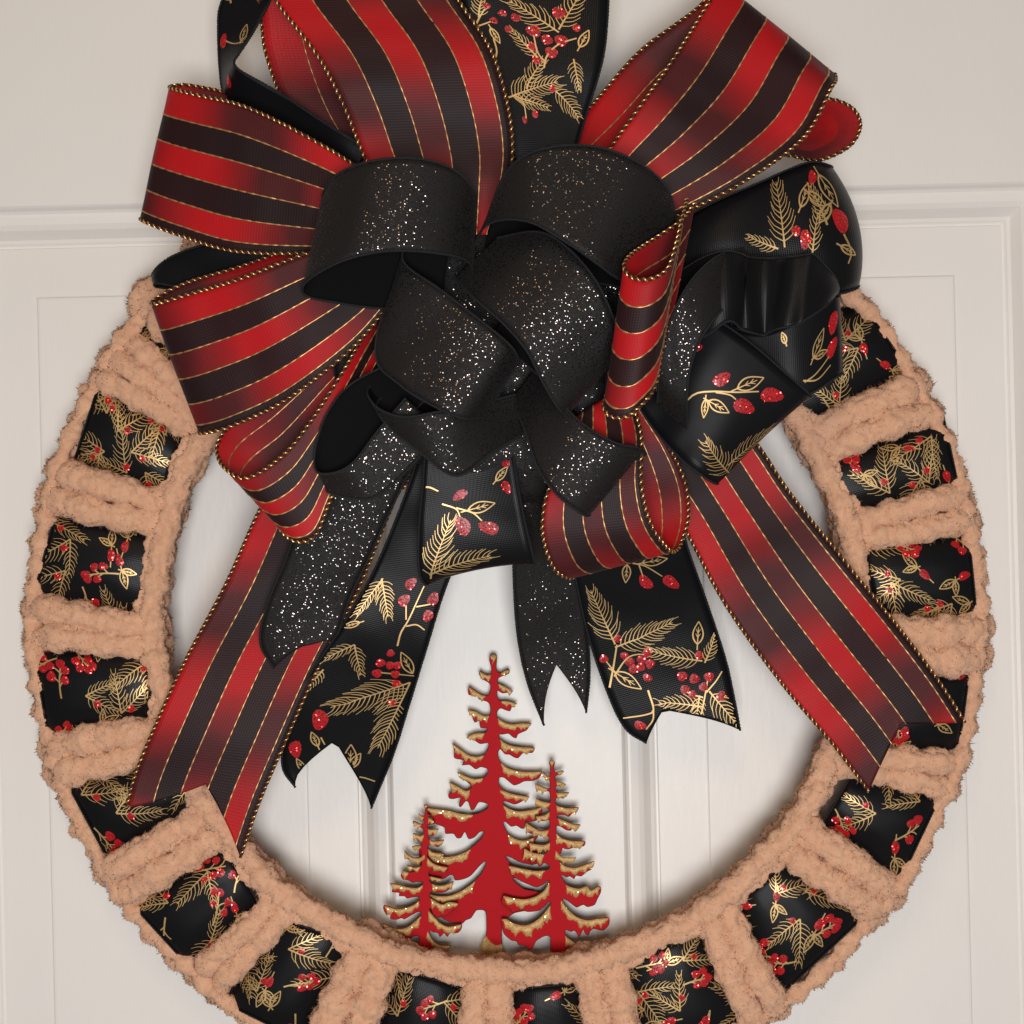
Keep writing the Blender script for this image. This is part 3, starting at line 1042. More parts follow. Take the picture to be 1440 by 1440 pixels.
glitter('glitter_loop', [(600, 250, 225, 790, 240, 225), (575, 400, 255, 830, 400, 255), (590, 560, 255, 850, 560, 255), (650, 680, 225, 770, 690, 225), (660, 700, 200, 760, 700, 200), (640, 560, 185, 800, 560, 185)], 'black loop deep in the middle of the bow', seed=30)
glitter('glitter_loop', [(830, 330, 225, 975, 330, 225), (825, 450, 240, 1030, 450, 240), (840, 590, 230, 950, 620, 230), (860, 610, 205, 940, 620, 205), (870, 480, 190, 980, 480, 190)], 'black loop in the shade at the right of the bow', seed=31)
glitter('glitter_loop', [(470, 420, 220, 620, 400, 230), (470, 520, 235, 620, 560, 240), (500, 620, 230, 650, 640, 235), (520, 640, 205, 640, 650, 205), (520, 520, 190, 620, 520, 190)], 'black loop in the shade at the left of the bow', seed=32)
# black glitter tails
glitter('glitter_tail', [(470, 600, 225, 610, 600, 225), (432, 700, 212, 562, 690, 212), (402, 785, 200, 518, 785, 200), (374, 855, 192, 490, 845, 192), (366, 905, 189, 477, 886, 189), (385, 940, 187, 472, 894, 187)],
    'short black glitter tail over the left striped tail', notch=0.035, seed=33, bulge=-6)
glitter('glitter_tail', [(730, 560, 215, 790, 560, 215), (724, 700, 188, 800, 700, 188), (722, 800, 150, 812, 800, 150), (728, 893, 115, 826, 893, 115), (742, 960, 100, 829, 950, 100), (765, 1020, 92, 824, 1002, 92)],
    'narrow black glitter tail hanging at the centre', notch=0.17, seed=34)

# printed loops and tails
Z5, Z6, Z4, Z2 = (340, 640, 2.769), (700, 600, 2.118), (660, 300, 2.483), (640, 0, 2.4)
def zp(z, x, y):
    return z[0] + x / z[2], z[1] + y / z[2]
def mot(z, items):
    out = []
    for it in items:
        if it[0] == 's':
            out.append(('s', [zp(z, *p) for p in it[1]], *it[2:]))
        else:
            x, y = zp(z, it[1], it[2])
            out.append((it[0], x, y, *it[3:]))
    return out

tp1 = printed('printed_tail', [(600, 600, 215, 740, 600, 215), (572, 690, 190, 690, 690, 190), (527, 800, 168, 632, 812, 168), (478, 885, 160, 598, 917, 150), (430, 960, 150, 575, 992, 120),
    (402, 1030, 125, 553, 1060, 100), (397, 1078, 110, 536, 1102, 92), (415, 1107, 104, 522, 1137, 88)], 'printed tail hanging at the left of the trees', notch=0.15, notch_at=0.45, seed=41)
tp1.do_print(mot(Z5, [('s', [(605, 745), (620, 690), (650, 640), (710, 510)], 2.6), ('s', [(640, 640), (640, 610), (640, 585)]), ('s', [(680, 590), (735, 580)]), ('s', [(640, 665), (680, 660), (712, 680)]),
    ('b', 658, 500, 9), ('b', 632, 565, 9), ('b', 745, 560, 9), ('b', 725, 625, 8), ('p', 550, 480, 128, 60), ('p', 545, 480, 80, 62), ('p', 440, 735, 150, 42), ('p', 440, 735, 70, 45),
    ('l', 460, 650, 160, 24), ('l', 665, 850, 247, 36), ('b', 580, 770, 5.5), ('b', 540, 810, 6.5), ('b', 525, 852, 6.5), ('b', 580, 815, 6), ('b', 606, 815, 6), ('b', 598, 850, 6), ('s', [(530, 850), (600, 850), (670, 862)]),
    ('b', 600, 892, 6), ('p', 655, 885, 172, 95), ('p', 655, 885, 114, 102), ('b', 586, 958, 6), ('h', 300, 1040, 85, 30), ('h', 370, 1085, 80, 34), ('h', 205, 1155, 85, 24), ('s', [(312, 1085), (325, 1120)]),
    ('s', [(375, 1130), (400, 1230), (470, 1262), (540, 1272)]), ('l', 420, 1225, 275, 36), ('l', 420, 1225, 310, 26), ('l', 300, 1120, 200, 22), ('l', 250, 1225, 190, 22), ('b', 205, 1262, 7), ('p', 320, 830, 130, 34)]))
tp2 = printed('printed_tail', [(780, 640, 200, 900, 640, 200), (795, 740, 170, 950, 720, 170), (808, 808, 145, 970, 780, 145), (827, 893, 115, 995, 850, 115), (856, 978, 98, 1021, 930, 98),
    (880, 1025, 92, 1033, 985, 92), (909, 1045, 88, 1041, 1027, 88)], 'printed tail hanging at the right of the trees', notch=0.12, notch_at=0.38, seed=42)
tp2.do_print(mot(Z6, [('h', 440, 462, 50, 25), ('h', 515, 462, 40, 27), ('s', [(400, 405), (440, 415), (490, 445)]), ('s', [(420, 410), (432, 445)]), ('l', 430, 405, 350, 36), ('l', 385, 410, 95, 28),
    ('p', 350, 650, 245, 78), ('p', 350, 660, 325, 78), ('s', [(330, 785), (345, 720), (355, 650)], 2.8), ('s', [(345, 740), (390, 690), (440, 672)]), ('s', [(350, 735), (320, 695)]), ('l', 350, 735, 22, 42),
    ('b', 355, 630, 5.5), ('b', 316, 692, 6), ('b', 376, 680, 5.5), ('b', 395, 705, 6.5), ('b', 443, 670, 6.5), ('b', 428, 694, 6.5), ('b', 452, 702, 6.5), ('b', 405, 725, 6.5), ('b', 445, 746, 6), ('b', 425, 715, 6),
    ('p', 610, 700, 198, 66), ('p', 615, 700, 305, 40), ('l', 595, 650, 275, 34), ('b', 600, 682, 6), ('b', 548, 740, 7), ('b', 585, 750, 7), ('b', 628, 742, 7), ('b', 556, 778, 6.5), ('b', 612, 772, 6.5), ('b', 580, 800, 6), ('b', 664, 797, 7),
    ('s', [(605, 850), (615, 800), (625, 760)], 2.4), ('s', [(612, 810), (580, 800), (560, 785)]), ('s', [(620, 790), (650, 760), (668, 730)]),
    ('p', 612, 835, 208, 58), ('p', 630, 790, 55, 62), ('p', 600, 800, 100, 40), ('s', [(445, 778), (462, 840), (440, 855), (370, 862)], 2.6), ('s', [(462, 840), (465, 880), (440, 900)]), ('b', 425, 893, 8)]))

c1 = printed('printed_loop', [(345, -60, 150, 410, -60, 170), (311, 5, 160, 378, 5, 180), (306, 45, 165, 354, 50, 190), (309, 95, 162, 338, 80, 205), (318, 135, 162, 335, 92, 215), (345, 162, 165, 362, 112, 212),
    (400, 185, 172, 420, 150, 205), (500, 240, 185, 520, 210, 200)], 'printed loop curling at the top left edge of the bow', seed=43, wrinkle=0.8)
c1.do_print([('h', 315, 58, 100, 20), ('l', 340, 58, 290, 26), ('l', 338, 60, 330, 24), ('s', [(318, 58), (330, 62), (340, 60)]), ('p', 325, 5, 260, 45), ('h', 322, 115, 80, 16)])
c2 = printed('printed_loop', [(730, 260, 195, 800, 240, 195), (700, 150, 205, 825, 160, 205), (655, 40, 208, 850, 70, 208), (640, -40, 202, 857, -40, 202), (640, -90, 170, 855, -90, 170),
    (645, -40, 140, 850, -40, 140), (700, 100, 140, 838, 100, 140), (740, 230, 160, 800, 230, 160)], 'printed loop standing at the top centre of the bow', seed=44)
c2.do_print(mot(Z2, [('p', 350, 110, 215, 62), ('p', 350, 100, 300, 55), ('b', 265, 105, 9), ('b', 350, 45, 8), ('b', 310, 135, 7), ('b', 358, 138, 8), ('b', 260, 160, 7), ('b', 325, 178, 8), ('b', 410, 95, 5), ('b', 275, 203, 6),
    ('p', 280, 195, 225, 42), ('s', [(300, 230), (310, 190), (350, 150), (410, 130)], 2.4), ('s', [(305, 210), (280, 180), (265, 120)]), ('p', 180, 330, 338, 85), ('p', 200, 325, 18, 55), ('b', 150, 295, 6), ('b', 235, 405, 5), ('b', 270, 385, 6),
    ('s', [(240, 400), (230, 350), (200, 330)]), ('s', [(75, 130), (70, 90), (100, 30)], 2.4), ('s', [(75, 90), (130, 70)]), ('p', 80, 60, 270, 40), ('b', 130, 70, 5), ('b', 160, 45, 5), ('b', 105, 20, 5), ('l', 120, 95, 60, 22), ('s', [(130, 130), (140, 180), (120, 240)]), ('p', 330, 300, 40, 60), ('p', 400, 200, 80, 44), ('b', 330, 300, 6), ('l', 420, 160, 300, 26), ('p', 120, 250, 250, 44), ('b', 205, 60, 6), ('b', 180, 100, 5), ('p', 240, 300, 290, 50)]))
c3 = printed('printed_loop', [(920, 335, 205, 930, 430, 205), (990, 292, 225, 1000, 410, 225), (1070, 256, 234, 1090, 410, 234), (1135, 229, 224, 1165, 415, 224), (1162, 232, 205, 1192, 408, 205),
    (1168, 240, 180, 1192, 400, 180), (1100, 270, 160, 1130, 400, 160), (980, 320, 160, 1000, 400, 160)], 'printed loop bulging out at the right of the bow', seed=45, bulge=19, fold=9)
c3.do_print(mot(Z2, [('p', 1112, 835, 265, 70), ('p', 1205, 860, 275, 42), ('l', 1165, 700, 290, 28), ('l', 1190, 650, 40, 24), ('l', 1225, 590, 60, 36), ('h', 1300, 745, 70, 26), ('h', 1182, 808, 95, 22), ('h', 1205, 600, 100, 16),
    ('s', [(1310, 790), (1335, 850), (1325, 890)]), ('l', 1300, 830, 30, 20), ('p', 1090, 840, 200, 40), ('b', 1150, 780, 6), ('p', 1255, 760, 250, 40), ('l', 1265, 690, 120, 24)]))
c4 = printed('printed_loop', [(980, 440, 225, 990, 560, 225), (1060, 468, 242, 1060, 565, 242), (1120, 450, 250, 1125, 560, 250), (1174, 415, 242, 1178, 530, 242), (1183, 420, 215, 1183, 525, 215), (1120, 440, 190, 1120, 540, 190), (1000, 440, 190, 1000, 540, 190)],
    'short printed loop at the right above the yarn', seed=46, fold=7)
c4.do_print(mot(Z4, [('h', 1155, 395, 160, 24), ('h', 1270, 380, 100, 28), ('h', 1265, 470, 110, 26), ('l', 1105, 455, 250, 18), ('l', 1200, 505, 290, 34), ('l', 1205, 505, 330, 22), ('s', [(1170, 590), (1210, 560), (1255, 500)]), ('s', [(1165, 585), (1215, 580), (1260, 530)])]))
c5 = printed('printed_loop', [(930, 420, 250, 880, 540, 245), (990, 440, 265, 910, 592, 262), (1050, 478, 276, 946, 634, 276), (1105, 525, 280, 980, 664, 282), (1139, 556, 265, 1006, 681, 265),
    (1142, 560, 240, 1008, 678, 240), (1090, 530, 215, 960, 640, 215), (1000, 450, 205, 900, 570, 205)], 'printed loop pointing down at the lower right', seed=47, wrinkle=1.2, fold=8)
c5.do_print(mot(Z4, [('s', [(750, 665), (790, 630), (850, 622), (930, 625), (1010, 622)], 2.4), ('s', [(860, 625), (910, 635), (930, 650)]), ('h', 1055, 635, 5, 32), ('h', 958, 675, 20, 31), ('l', 935, 612, 335, 38), ('l', 835, 655, 30, 34), ('l', 825, 650, 95, 24),
    ('p', 905, 905, 222, 76), ('p', 900, 880, 318, 74), ('h', 880, 580, 150, 26), ('p', 650, 560, 70, 34), ('h', 790, 470, 160, 20)]))
c6 = printed('printed_loop', [(600, 590, 238, 715, 580, 240), (595, 676, 240, 724, 655, 245), (589, 745, 232, 736, 725, 240), (590, 808, 218, 750, 786, 225), (602, 822, 195, 748, 790, 200), (600, 780, 175, 735, 750, 175), (610, 680, 180, 720, 660, 180)],
    'printed loop hanging below the bow centre', seed=48, bulge=6)
c6.do_print(mot(Z5, [('h', 860, 275, 60, 30), ('h', 962, 282, 20, 28), ('h', 1030, 125, 60, 20), ('b', 1030, 35, 6), ('s', [(780, 190), (835, 210), (850, 240)]), ('s', [(835, 205), (900, 225), (935, 255)]), ('l', 880, 215, 345, 38), ('h', 850, 155, 330, 22),
    ('p', 735, 480, 262, 82), ('p', 730, 465, 335, 72), ('s', [(700, 125), (730, 125), (765, 140)], 2.6), ('b', 700, 125, 5), ('l', 990, 100, 310, 26)]))
printed('printed_loop', [(430, 330, 190, 430, 405, 190), (300, 342, 182, 310, 396, 187), (242, 360, 172, 252, 402, 180), (216, 382, 160, 221, 398, 165), (224, 394, 140, 228, 404, 140), (300, 402, 130, 300, 412, 130), (420, 392, 150, 420, 422, 150)],
    'plain black underside of a loop peeking out at the left', seed=49)

# ------------------------------------------------------------------ wooden trees
orn = thing('tree_ornament', 'red wooden cutout of three pine trees with gold glitter snow inside the wreath', 'ornament', tuple(P(695, 1345, 66)))

def poly_solid(name, outline, d_back, d_front, mats, parent, smooth_n=3, bevel=1.0):
    pts = np.array(outline, float)
    out = []
    n = len(pts)
    for i in range(n):
        p0, p1, p2, p3 = pts[i - 1], pts[i], pts[(i + 1) % n], pts[(i + 2) % n]
        for t in np.arange(smooth_n) / smooth_n:
            m1, m2 = (p2 - p0) * 0.36, (p3 - p1) * 0.36
            out.append((2 * t**3 - 3 * t**2 + 1) * p1 + (t**3 - 2 * t**2 + t) * m1 + (-2 * t**3 + 3 * t**2) * p2 + (t**3 - t**2) * m2)
    pts = np.array(out)
    co = [Vector((float(p[0]), float(-p[1]))) for p in pts]
    n = len(co)
    vs, es, fs, _, _, _ = geometry.delaunay_2d_cdt(co, [], [list(range(n))], 1, 1e-4)
    v2 = np.array([(v[0], -v[1]) for v in vs])
    tris = [tuple(f) for f in fs]
    cnt = {}
    for f in tris:
        for a in range(len(f)):
            e = (f[a], f[(a + 1) % len(f)])
            cnt[e] = cnt.get(e, 0) + 1
    bnd = [e for e in cnt if (e[1], e[0]) not in cnt]
    m = len(v2)
    # inset for a small rounded edge
    nb = np.zeros((m, 2))
    for a, b in bnd:
        t = v2[b] - v2[a]
        q = np.array([t[1], -t[0]]) / (np.linalg.norm(t) + 1e-9)
        nb[a] += q
        nb[b] += q
    ln = np.linalg.norm(nb, axis=1, keepdims=True)
    nb = np.where(ln > 0.3, nb / (ln + 1e-9), 0)
    c = v2.mean(0)
    # sign of the outward direction from the first boundary edge's triangle
    a, b = bnd[0]
    tri = next(f for f in tris if a in f and b in f)
    cc = v2[list(tri)].mean(0)
    if np.dot(nb[a], cc - v2[a]) > 0:
        nb = -nb
    front = P(v2[:, 0] - nb[:, 0] * bevel * 0.9, v2[:, 1] - nb[:, 1] * bevel * 0.9, d_front)
    rim = P(v2[:, 0], v2[:, 1], d_front - bevel)
    back = P(v2[:, 0], v2[:, 1], d_back)
    V = np.concatenate([front, rim, back])
    F, MI = [], []
    for f in tris:
        F.append(f)
        MI.append(0)
        F.append(tuple(x + 2 * m for x in reversed(f)))
        MI.append(1)
    for a, b in bnd:
        F.append((b, a, a + m, b + m))
        MI.append(1)
        F.append((b + m, a + m, a + 2 * m, b + 2 * m))
        MI.append(1)
    return mesh_obj(name, V, F, mats, parent, smooth=False, matidx=MI)

def snow(parent, upper, th, z, d):
    """gold glitter paint along the upper edge of a branch"""
    ox, oy, k = z
    up = catmull(np.array([(ox + x / k, oy + y / k) for x, y in upper], float), max(8, 5 * len(upper)))
    n = len(up)
    f = np.linspace(0, 1, n)
    T = np.gradient(up, axis=0)
    T /= np.linalg.norm(T, axis=1)[:, None] + 1e-9
    dn = np.stack([-T[:, 1], T[:, 0]], 1)
    dn = np.where(dn[:, 1:] < 0, -dn, dn)
    dn = dn * 0.6 + np.array([0, 0.4])
    prof = np.minimum(1, np.minimum(f, 1 - f) * 7 + 0.25)
    wv = 1 + 0.22 * np.sin(f * n * 0.9 + ox) + 0.16 * rng.standard_normal(n)
    lo = up + dn * (1.14 * th * prof * np.clip(wv, 0.55, 1.5))[:, None]
    v, fs, mi = [], [], []
    mid = (up + lo) / 2
    for row, dd in ((up, d - 0.2), (up + dn * 0.8, d + 1.2), (mid, d + 2.0), (lo - dn * 0.6, d + 1.3), (lo, d - 0.2)):
        v.append(P(row[:, 0], row[:, 1], dd))
    V = np.stack(v, 1)
    mesh_obj('glitter_snow', V.reshape(-1, 3), grid_faces(n, 5), M['snow'], parent)

K1, K2, K3 = (600, 910, 8), (600, 1070, 8), (600, 1180, 8)
K4, K5 = (690, 1060, 8), (690, 1180, 8)
K6, K7 = (520, 1120, 9), (520, 1200, 9)
def Z(z, *pts):
    return [(z[0] + x / z[2], z[1] + y / z[2]) for x, y in pts]

big = (Z(K1, (750, 75), (710, 95), (705, 150), (725, 230), (722, 300), (660, 300), (600, 262), (590, 310), (625, 360), (700, 405), (718, 450), (700, 525),
         (670, 545), (600, 520), (480, 440), (465, 490), (475, 540), (560, 545), (590, 590), (680, 615), (712, 660), (712, 760),
         (640, 765), (560, 720), (460, 700), (500, 760), (540, 850), (590, 830), (605, 910), (680, 915), (655, 960), (540, 965), (445, 1015), (530, 1045), (600, 1090), (690, 1080), (690, 1130),
         (650, 1205), (560, 1225), (470, 1205), (380, 1140), (290, 1080), (310, 1170), (310, 1250), (420, 1275), (395, 1330), (480, 1325), (550, 1375), (610, 1350), (680, 1370))
       + Z(K2, (685, 130), (640, 185), (560, 195), (480, 180), (345, 120), (400, 190), (490, 270), (500, 300), (440, 330), (370, 290), (260, 235), (270, 290), (300, 330), (245, 370), (250, 420), (300, 430), (380, 415), (360, 500), (385, 520),
           (440, 455), (470, 470), (500, 555), (540, 540), (590, 465), (680, 485), (680, 530), (600, 580), (500, 600), (400, 590), (250, 555), (100, 535), (0, 520), (-20, 545), (10, 590), (60, 640), (80, 700), (200, 750), (210, 820),
           (300, 820), (340, 870), (390, 865), (430, 800), (470, 880), (540, 860), (600, 800), (640, 800), (620, 860), (540, 940), (430, 1020), (300, 1065), (180, 1070), (60, 1030), (-60, 990), (-90, 1030), (-60, 1200), (20, 1300), (100, 1310), (190, 1330), (260, 1285),
           (300, 1295), (320, 1345), (420, 1330), (500, 1290), (590, 1190), (650, 1135))
       + Z(K3, (660, 290), (600, 400), (500, 500), (380, 580), (250, 630), (100, 630), (-20, 590), (-60, 620), (0, 760), (80, 850), (150, 880), (250, 930), (390, 955), (440, 915), (500, 890), (540, 830), (570, 800), (660, 815),
           (672, 1000), (660, 1150), (645, 1400), (850, 1400), (848, 1120), (850, 1000), (900, 900), (960, 850), (1000, 830), (1100, 810), (1250, 790), (1300, 700), (1280, 600), (1100, 560), (1000, 480), (980, 440), (1180, 420), (1300, 380),
           (1290, 345), (1100, 330), (960, 290), (920, 240), (890, 190), (960, 215), (1050, 262), (1200, 290), (1280, 240), (1270, 120), (1200, 60), (1260, -40))
       + Z(K2, (1200, 855), (1100, 890), (1000, 870), (920, 820), (880, 740), (865, 690), (890, 690), (950, 740), (1010, 730), (1060, 760), (1100, 760), (1120, 690), (1210, 680), (1280, 640), (1300, 520),
           (1200, 540), (1050, 560), (950, 540), (870, 490), (865, 458), (900, 460), (980, 490), (1030, 480), (1100, 440), (1160, 400), (1020, 375), (920, 350), (850, 310), (815, 260), (820, 190), (870, 190), (920, 230), (980, 275), (1040, 260), (1100, 230),
           (1200, 225), (1270, 190), (1300, 120))
       + Z(K1, (1290, 1395), (1100, 1395), (980, 1375), (900, 1345), (840, 1300), (810, 1240), (805, 1180), (830, 1150), (880, 1205), (930, 1210), (980, 1240), (1030, 1250), (1090, 1190), (1190, 1190), (1215, 1130), (1120, 1120), (1000, 1110), (900, 1080), (825, 1030), (820, 980),
           (850, 985), (920, 975), (970, 1015), (1010, 1025), (1030, 980), (1120, 940), (1150, 900), (1180, 855), (1060, 850), (950, 860), (860, 830), (795, 790), (795, 730), (830, 690), (900, 715), (940, 720), (960, 675), (1020, 635), (900, 600), (820, 600), (795, 540), (800, 490),
           (850, 520), (920, 510), (975, 495), (870, 430), (800, 400), (810, 350), (860, 325), (925, 300), (935, 255), (900, 250), (830, 290), (800, 270), (785, 230), (790, 150), (790, 95)))
BM = [M['redpaint'], M['burnt']]
tb = poly_solid('pine_tree', big, 14, 24, BM, orn)
tb['label'] = 'tall middle pine tree'
for up, th, z in (([(712, 100), (750, 80), (788, 100)], 8.5, K1), ([(600, 270), (660, 308), (722, 310)], 6.5, K1), ([(830, 295), (900, 258), (932, 262)], 5, K1), ([(810, 410), (870, 437), (970, 493)], 6, K1),
                  ([(475, 448), (600, 528), (665, 550)], 6, K1), ([(840, 605), (900, 605), (1015, 634)], 6, K1), ([(465, 703), (560, 727), (640, 770), (700, 772)], 7, K1), ([(800, 795), (860, 837), (950, 867), (1060, 857), (1175, 859)], 7, K1),
                  ([(450, 1012), (540, 972), (650, 965)], 7, K1), ([(292, 1085), (380, 1148), (470, 1212), (560, 1232), (640, 1215)], 6.5, K1), ([(828, 1035), (900, 1088), (1000, 1117), (1120, 1127), (1210, 1134)], 7.5, K1),
                  ([(842, 1305), (900, 1352), (980, 1382), (1100, 1402), (1285, 1400)], 8, K1), ([(348, 124), (480, 186), (560, 201), (630, 192)], 6, K2), ([(262, 240), (370, 297), (440, 337), (480, 325)], 8.5, K2),
                  ([(825, 325), (920, 357), (1020, 382), (1150, 402)], 7, K2), ([(-10, 527), (100, 541), (250, 561), (400, 596), (520, 605)], 8, K2), ([(870, 500), (950, 547), (1050, 567), (1200, 547), (1290, 515)], 8.5, K2),
                  ([(920, 830), (1000, 877), (1100, 897), (1200, 862)], 8, K2), ([(20, 1018), (180, 1077), (300, 1072), (430, 1027), (490, 990)], 9, K2), ([(0, 600), (100, 637), (250, 637), (380, 587), (500, 507), (540, 470)], 8, K3),
                  ([(670, 1090), (715, 1150), (780, 1192), (847, 1180)], 22, K3)):
    snow(tb, up, th, z, 24)

right = (Z(K4, (690, 68), (655, 90), (665, 140), (670, 230), (640, 245), (590, 195), (580, 235), (615, 280), (660, 300), (668, 375), (640, 388), (560, 355), (505, 330), (510, 380), (600, 415), (660, 430), (672, 520), (655, 545), (570, 525), (505, 495), (545, 600), (600, 600), (655, 625),
            (655, 650), (600, 685), (500, 700), (520, 745), (600, 760), (655, 745), (662, 820), (640, 845), (560, 860), (480, 820), (400, 770), (402, 870), (470, 905), (540, 915), (640, 930), (660, 960), (660, 990), (600, 1020), (500, 1010), (430, 995), (540, 1080), (600, 1090), (640, 1090),
            (600, 1125), (540, 1118), (450, 1098), (380, 1058), (372, 1160), (440, 1200), (460, 1262), (500, 1200), (550, 1275), (600, 1230), (660, 1260), (640, 1300), (500, 1310), (350, 1285), (210, 1255), (240, 1370))
         + Z(K5, (330, 470), (420, 510), (520, 545), (600, 505), (645, 470), (655, 485), (600, 570), (500, 640), (380, 670), (250, 655), (150, 628), (130, 660), (118, 715), (160, 750), (220, 790), (240, 830), (350, 800), (420, 820), (560, 800), (655, 705), (672, 730), (580, 850), (480, 930), (380, 965), (260, 940), (180, 893), (122, 893),
             (130, 1000), (150, 1070), (230, 1140), (290, 1150), (310, 1190), (380, 1200), (440, 1250), (480, 1220), (510, 1150), (600, 1095), (670, 1110), (672, 1400), (770, 1400), (900, 1360), (1000, 1310), (1020, 1280), (1150, 1250), (1130, 1195), (1000, 1180), (920, 1140), (850, 1080), (845, 1020), (900, 1045), (940, 1030), (970, 1060), (995, 1110),
             (1040, 1020), (1060, 1060), (1095, 1085), (1120, 1040), (1160, 1010), (1260, 1030), (1330, 970), (1330, 880), (1200, 890), (1080, 905), (960, 860), (880, 790), (830, 720), (815, 670), (870, 700), (920, 740), (970, 770), (1040, 740), (1090, 765), (1170, 740), (1200, 680), (1240, 600), (1240, 540), (1200, 530), (1130, 570), (1080, 525), (990, 550), (900, 530), (840, 490), (795, 400))
         + Z(K4, (850, 1390), (890, 1380), (940, 1410), (960, 1370), (1020, 1380), (1080, 1330), (1140, 1300), (1110, 1290), (1170, 1205), (1050, 1245), (950, 1275), (850, 1260), (780, 1210), (745, 1130), (790, 1120), (810, 1060), (830, 1070), (880, 1075), (950, 1050), (1050, 1040), (1060, 980), (900, 970), (800, 940), (750, 900), (740, 850), (750, 810), (800, 830), (850, 860), (900, 865), (930, 830), (990, 830), (1010, 795),
             (930, 785), (840, 750), (750, 720), (760, 690), (830, 690), (880, 710), (920, 670), (960, 670), (990, 600), (860, 605), (770, 585), (730, 550), (735, 510), (770, 490), (815, 505), (860, 470), (880, 430), (770, 435), (730, 400), (740, 365), (800, 370), (850, 345), (780, 310), (730, 300), (725, 270), (740, 245), (790, 235), (825, 200), (800, 185), (725, 205), (715, 140), (725, 90)))
tr = poly_solid('pine_tree', right, 27, 37, BM, orn)
tr['label'] = 'small pine tree in front at the right'
for up, th, z in (([(660, 85), (690, 73), (722, 88)], 6, K4), ([(588, 202), (625, 240), (668, 262)], 5.5, K4), ([(750, 205), (800, 190), (822, 203)], 4.5, K4), ([(740, 308), (780, 316), (845, 345)], 5.5, K4), ([(508, 336), (560, 362), (640, 395)], 7, K4), ([(740, 438), (770, 441), (875, 436)], 6, K4),
                  ([(508, 500), (570, 532), (670, 555)], 7.5, K4), ([(740, 580), (770, 592), (860, 612), (985, 605)], 7, K4), ([(505, 705), (600, 692), (660, 655)], 6.5, K4), ([(760, 725), (840, 757), (930, 792), (1005, 800)], 6.5, K4), ([(402, 778), (480, 828), (560, 868), (650, 860)], 9, K4), ([(745, 895), (800, 947), (900, 977), (1055, 986)], 8, K4),
                  ([(435, 998), (500, 1017), (600, 1027), (665, 1000)], 8, K4), ([(383, 1065), (450, 1105), (540, 1126), (600, 1132)], 10, K4), ([(785, 1220), (850, 1268), (950, 1282), (1050, 1252), (1165, 1210)], 7.5, K4), ([(735, 1090), (790, 1150), (850, 1165), (960, 1160)], 7, K4),
                  ([(205, 302), (350, 330), (500, 357), (610, 352)], 7.5, K5), ([(145, 640), (250, 662), (380, 677), (500, 647), (600, 578), (650, 490)], 9, K5), ([(850, 515), (900, 538), (990, 557), (1080, 532), (1130, 577), (1200, 537), (1238, 547)], 9, K5),
                  ([(125, 902), (180, 900), (260, 947), (380, 972), (480, 937), (580, 857), (665, 745)], 11, K5), ([(800, 690), (830, 735), (880, 798), (960, 868), (1080, 912), (1200, 897), (1328, 886)], 9, K5), ([(845, 1090), (920, 1147), (1000, 1187), (1130, 1202)], 8, K5)):
    snow(tr, up, th, z, 37)

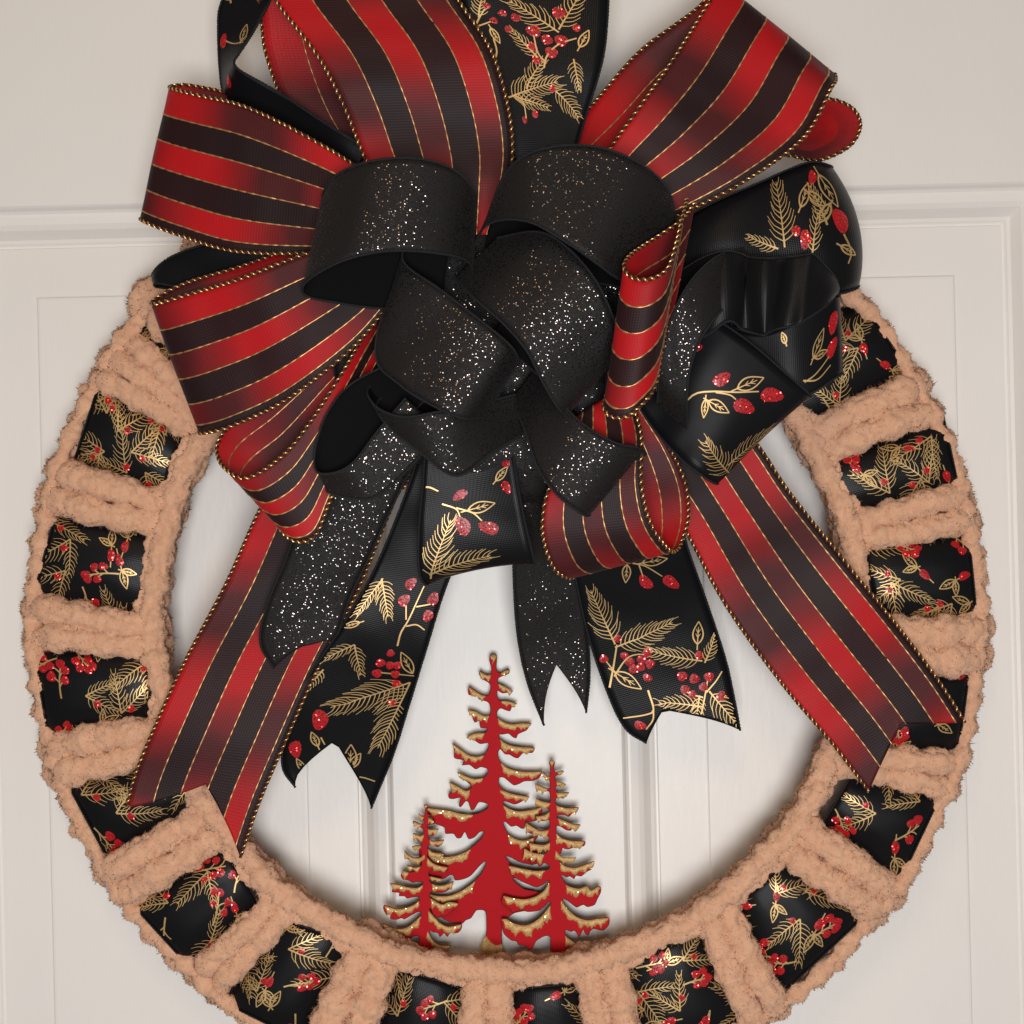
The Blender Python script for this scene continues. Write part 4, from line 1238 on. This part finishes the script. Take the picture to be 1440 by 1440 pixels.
left = (Z(K6, (708, 98), (680, 110), (700, 160), (690, 232), (655, 242), (620, 205), (630, 245), (675, 290), (688, 325), (650, 345), (555, 305), (545, 345), (620, 380), (675, 420), (682, 470), (640, 490), (545, 460), (580, 530), (620, 572), (655, 590), (652, 618), (580, 618), (530, 635), (580, 668), (650, 690), (650, 735),
            (640, 765), (560, 770), (490, 730), (440, 680), (445, 770), (500, 805), (560, 835), (650, 835), (645, 875), (560, 890), (470, 860), (520, 920), (560, 950), (490, 955), (420, 935), (390, 1000), (420, 1050), (480, 1060), (540, 1090), (600, 1080), (665, 1085))
        + Z(K7, (668, 390), (600, 430), (480, 420), (370, 390), (255, 375), (290, 430), (280, 490), (370, 500), (370, 540), (440, 545), (470, 572), (530, 560), (600, 550), (630, 565), (620, 592), (560, 640), (450, 685), (330, 695), (190, 650), (170, 700), (210, 780), (260, 770), (260, 830), (340, 840), (400, 820), (440, 835), (520, 790), (610, 740), (645, 745),
            (640, 780), (550, 870), (470, 930), (370, 950), (260, 920), (165, 880), (170, 950), (200, 1020), (240, 1050), (300, 1110), (370, 1130), (420, 1190), (470, 1110), (560, 1050), (620, 1055), (618, 1150), (600, 1380), (745, 1380), (740, 1230), (800, 1232), (870, 1225), (1010, 1190), (1020, 1160), (880, 1150), (800, 1090), (765, 1015), (770, 975),
            (800, 1000), (860, 1010), (890, 1060), (940, 1010), (980, 1060), (1020, 1010), (1110, 1010), (1160, 960), (1160, 890), (1000, 920), (900, 880), (820, 800), (760, 715), (770, 700), (800, 770), (860, 820), (900, 790), (940, 800), (1000, 770), (1080, 700), (1120, 625), (1000, 610), (920, 640), (850, 610), (765, 555), (760, 530), (780, 490), (850, 500), (950, 490), (1030, 440), (1060, 350), (940, 395), (850, 400), (780, 375), (750, 340))
        + Z(K6, (800, 1080), (860, 1060), (920, 1040), (830, 1018), (755, 1005), (748, 965), (780, 930), (880, 940), (970, 945), (990, 890), (880, 870), (790, 830), (730, 765), (740, 720), (850, 765), (930, 760), (950, 720), (800, 700), (735, 655), (745, 625), (800, 605), (850, 642), (900, 620), (940, 545), (800, 560), (742, 520), (745, 500), (800, 500), (850, 450), (870, 405), (770, 410), (732, 390), (740, 362), (815, 350), (820, 310), (765, 270), (740, 262), (785, 235), (738, 220), (730, 160), (735, 110)))
tl = poly_solid('pine_tree', left, 28, 38, BM, orn)
tl['label'] = 'small pine tree in front at the left'
for up, th, z in (([(685, 112), (708, 103), (732, 113)], 4, K6), ([(622, 212), (655, 248), (685, 255)], 5, K6), ([(553, 312), (600, 335), (655, 352)], 5.5, K6), ([(548, 467), (640, 497), (680, 480)], 6, K6), ([(535, 636), (580, 625), (650, 626)], 5.5, K6), ([(443, 690), (490, 738), (560, 778), (640, 772), (690, 735)], 6, K6),
                  ([(475, 868), (560, 897), (640, 885)], 5, K6), ([(395, 960), (425, 943), (490, 962)], 9, K6), ([(740, 268), (765, 278), (815, 315)], 5.5, K6), ([(740, 410), (770, 418), (865, 412)], 6, K6), ([(760, 545), (800, 568), (935, 552)], 5.5, K6), ([(745, 665), (800, 707), (945, 726)], 5.5, K6), ([(730, 775), (790, 838), (880, 878), (985, 897)], 6.5, K6),
                  ([(760, 1010), (830, 1025), (915, 1044)], 4.5, K6), ([(260, 382), (370, 397), (480, 427), (600, 437), (665, 400)], 6.5, K7), ([(790, 385), (850, 407), (940, 402), (1050, 360)], 6.5, K7), ([(190, 660), (330, 702), (450, 692), (560, 648), (615, 600)], 7.5, K7), ([(775, 570), (850, 618), (920, 648), (1000, 618), (1115, 632)], 7.5, K7),
                  ([(168, 890), (260, 928), (370, 958), (470, 938), (550, 878), (640, 795)], 8.5, K7), ([(745, 730), (820, 808), (900, 888), (1000, 928), (1155, 898)], 7.5, K7), ([(735, 985), (800, 1098), (880, 1158), (1015, 1168)], 6.5, K7), ([(612, 1185), (660, 1180), (738, 1195)], 14, K7)):
    snow(tl, up, th, z, 38)
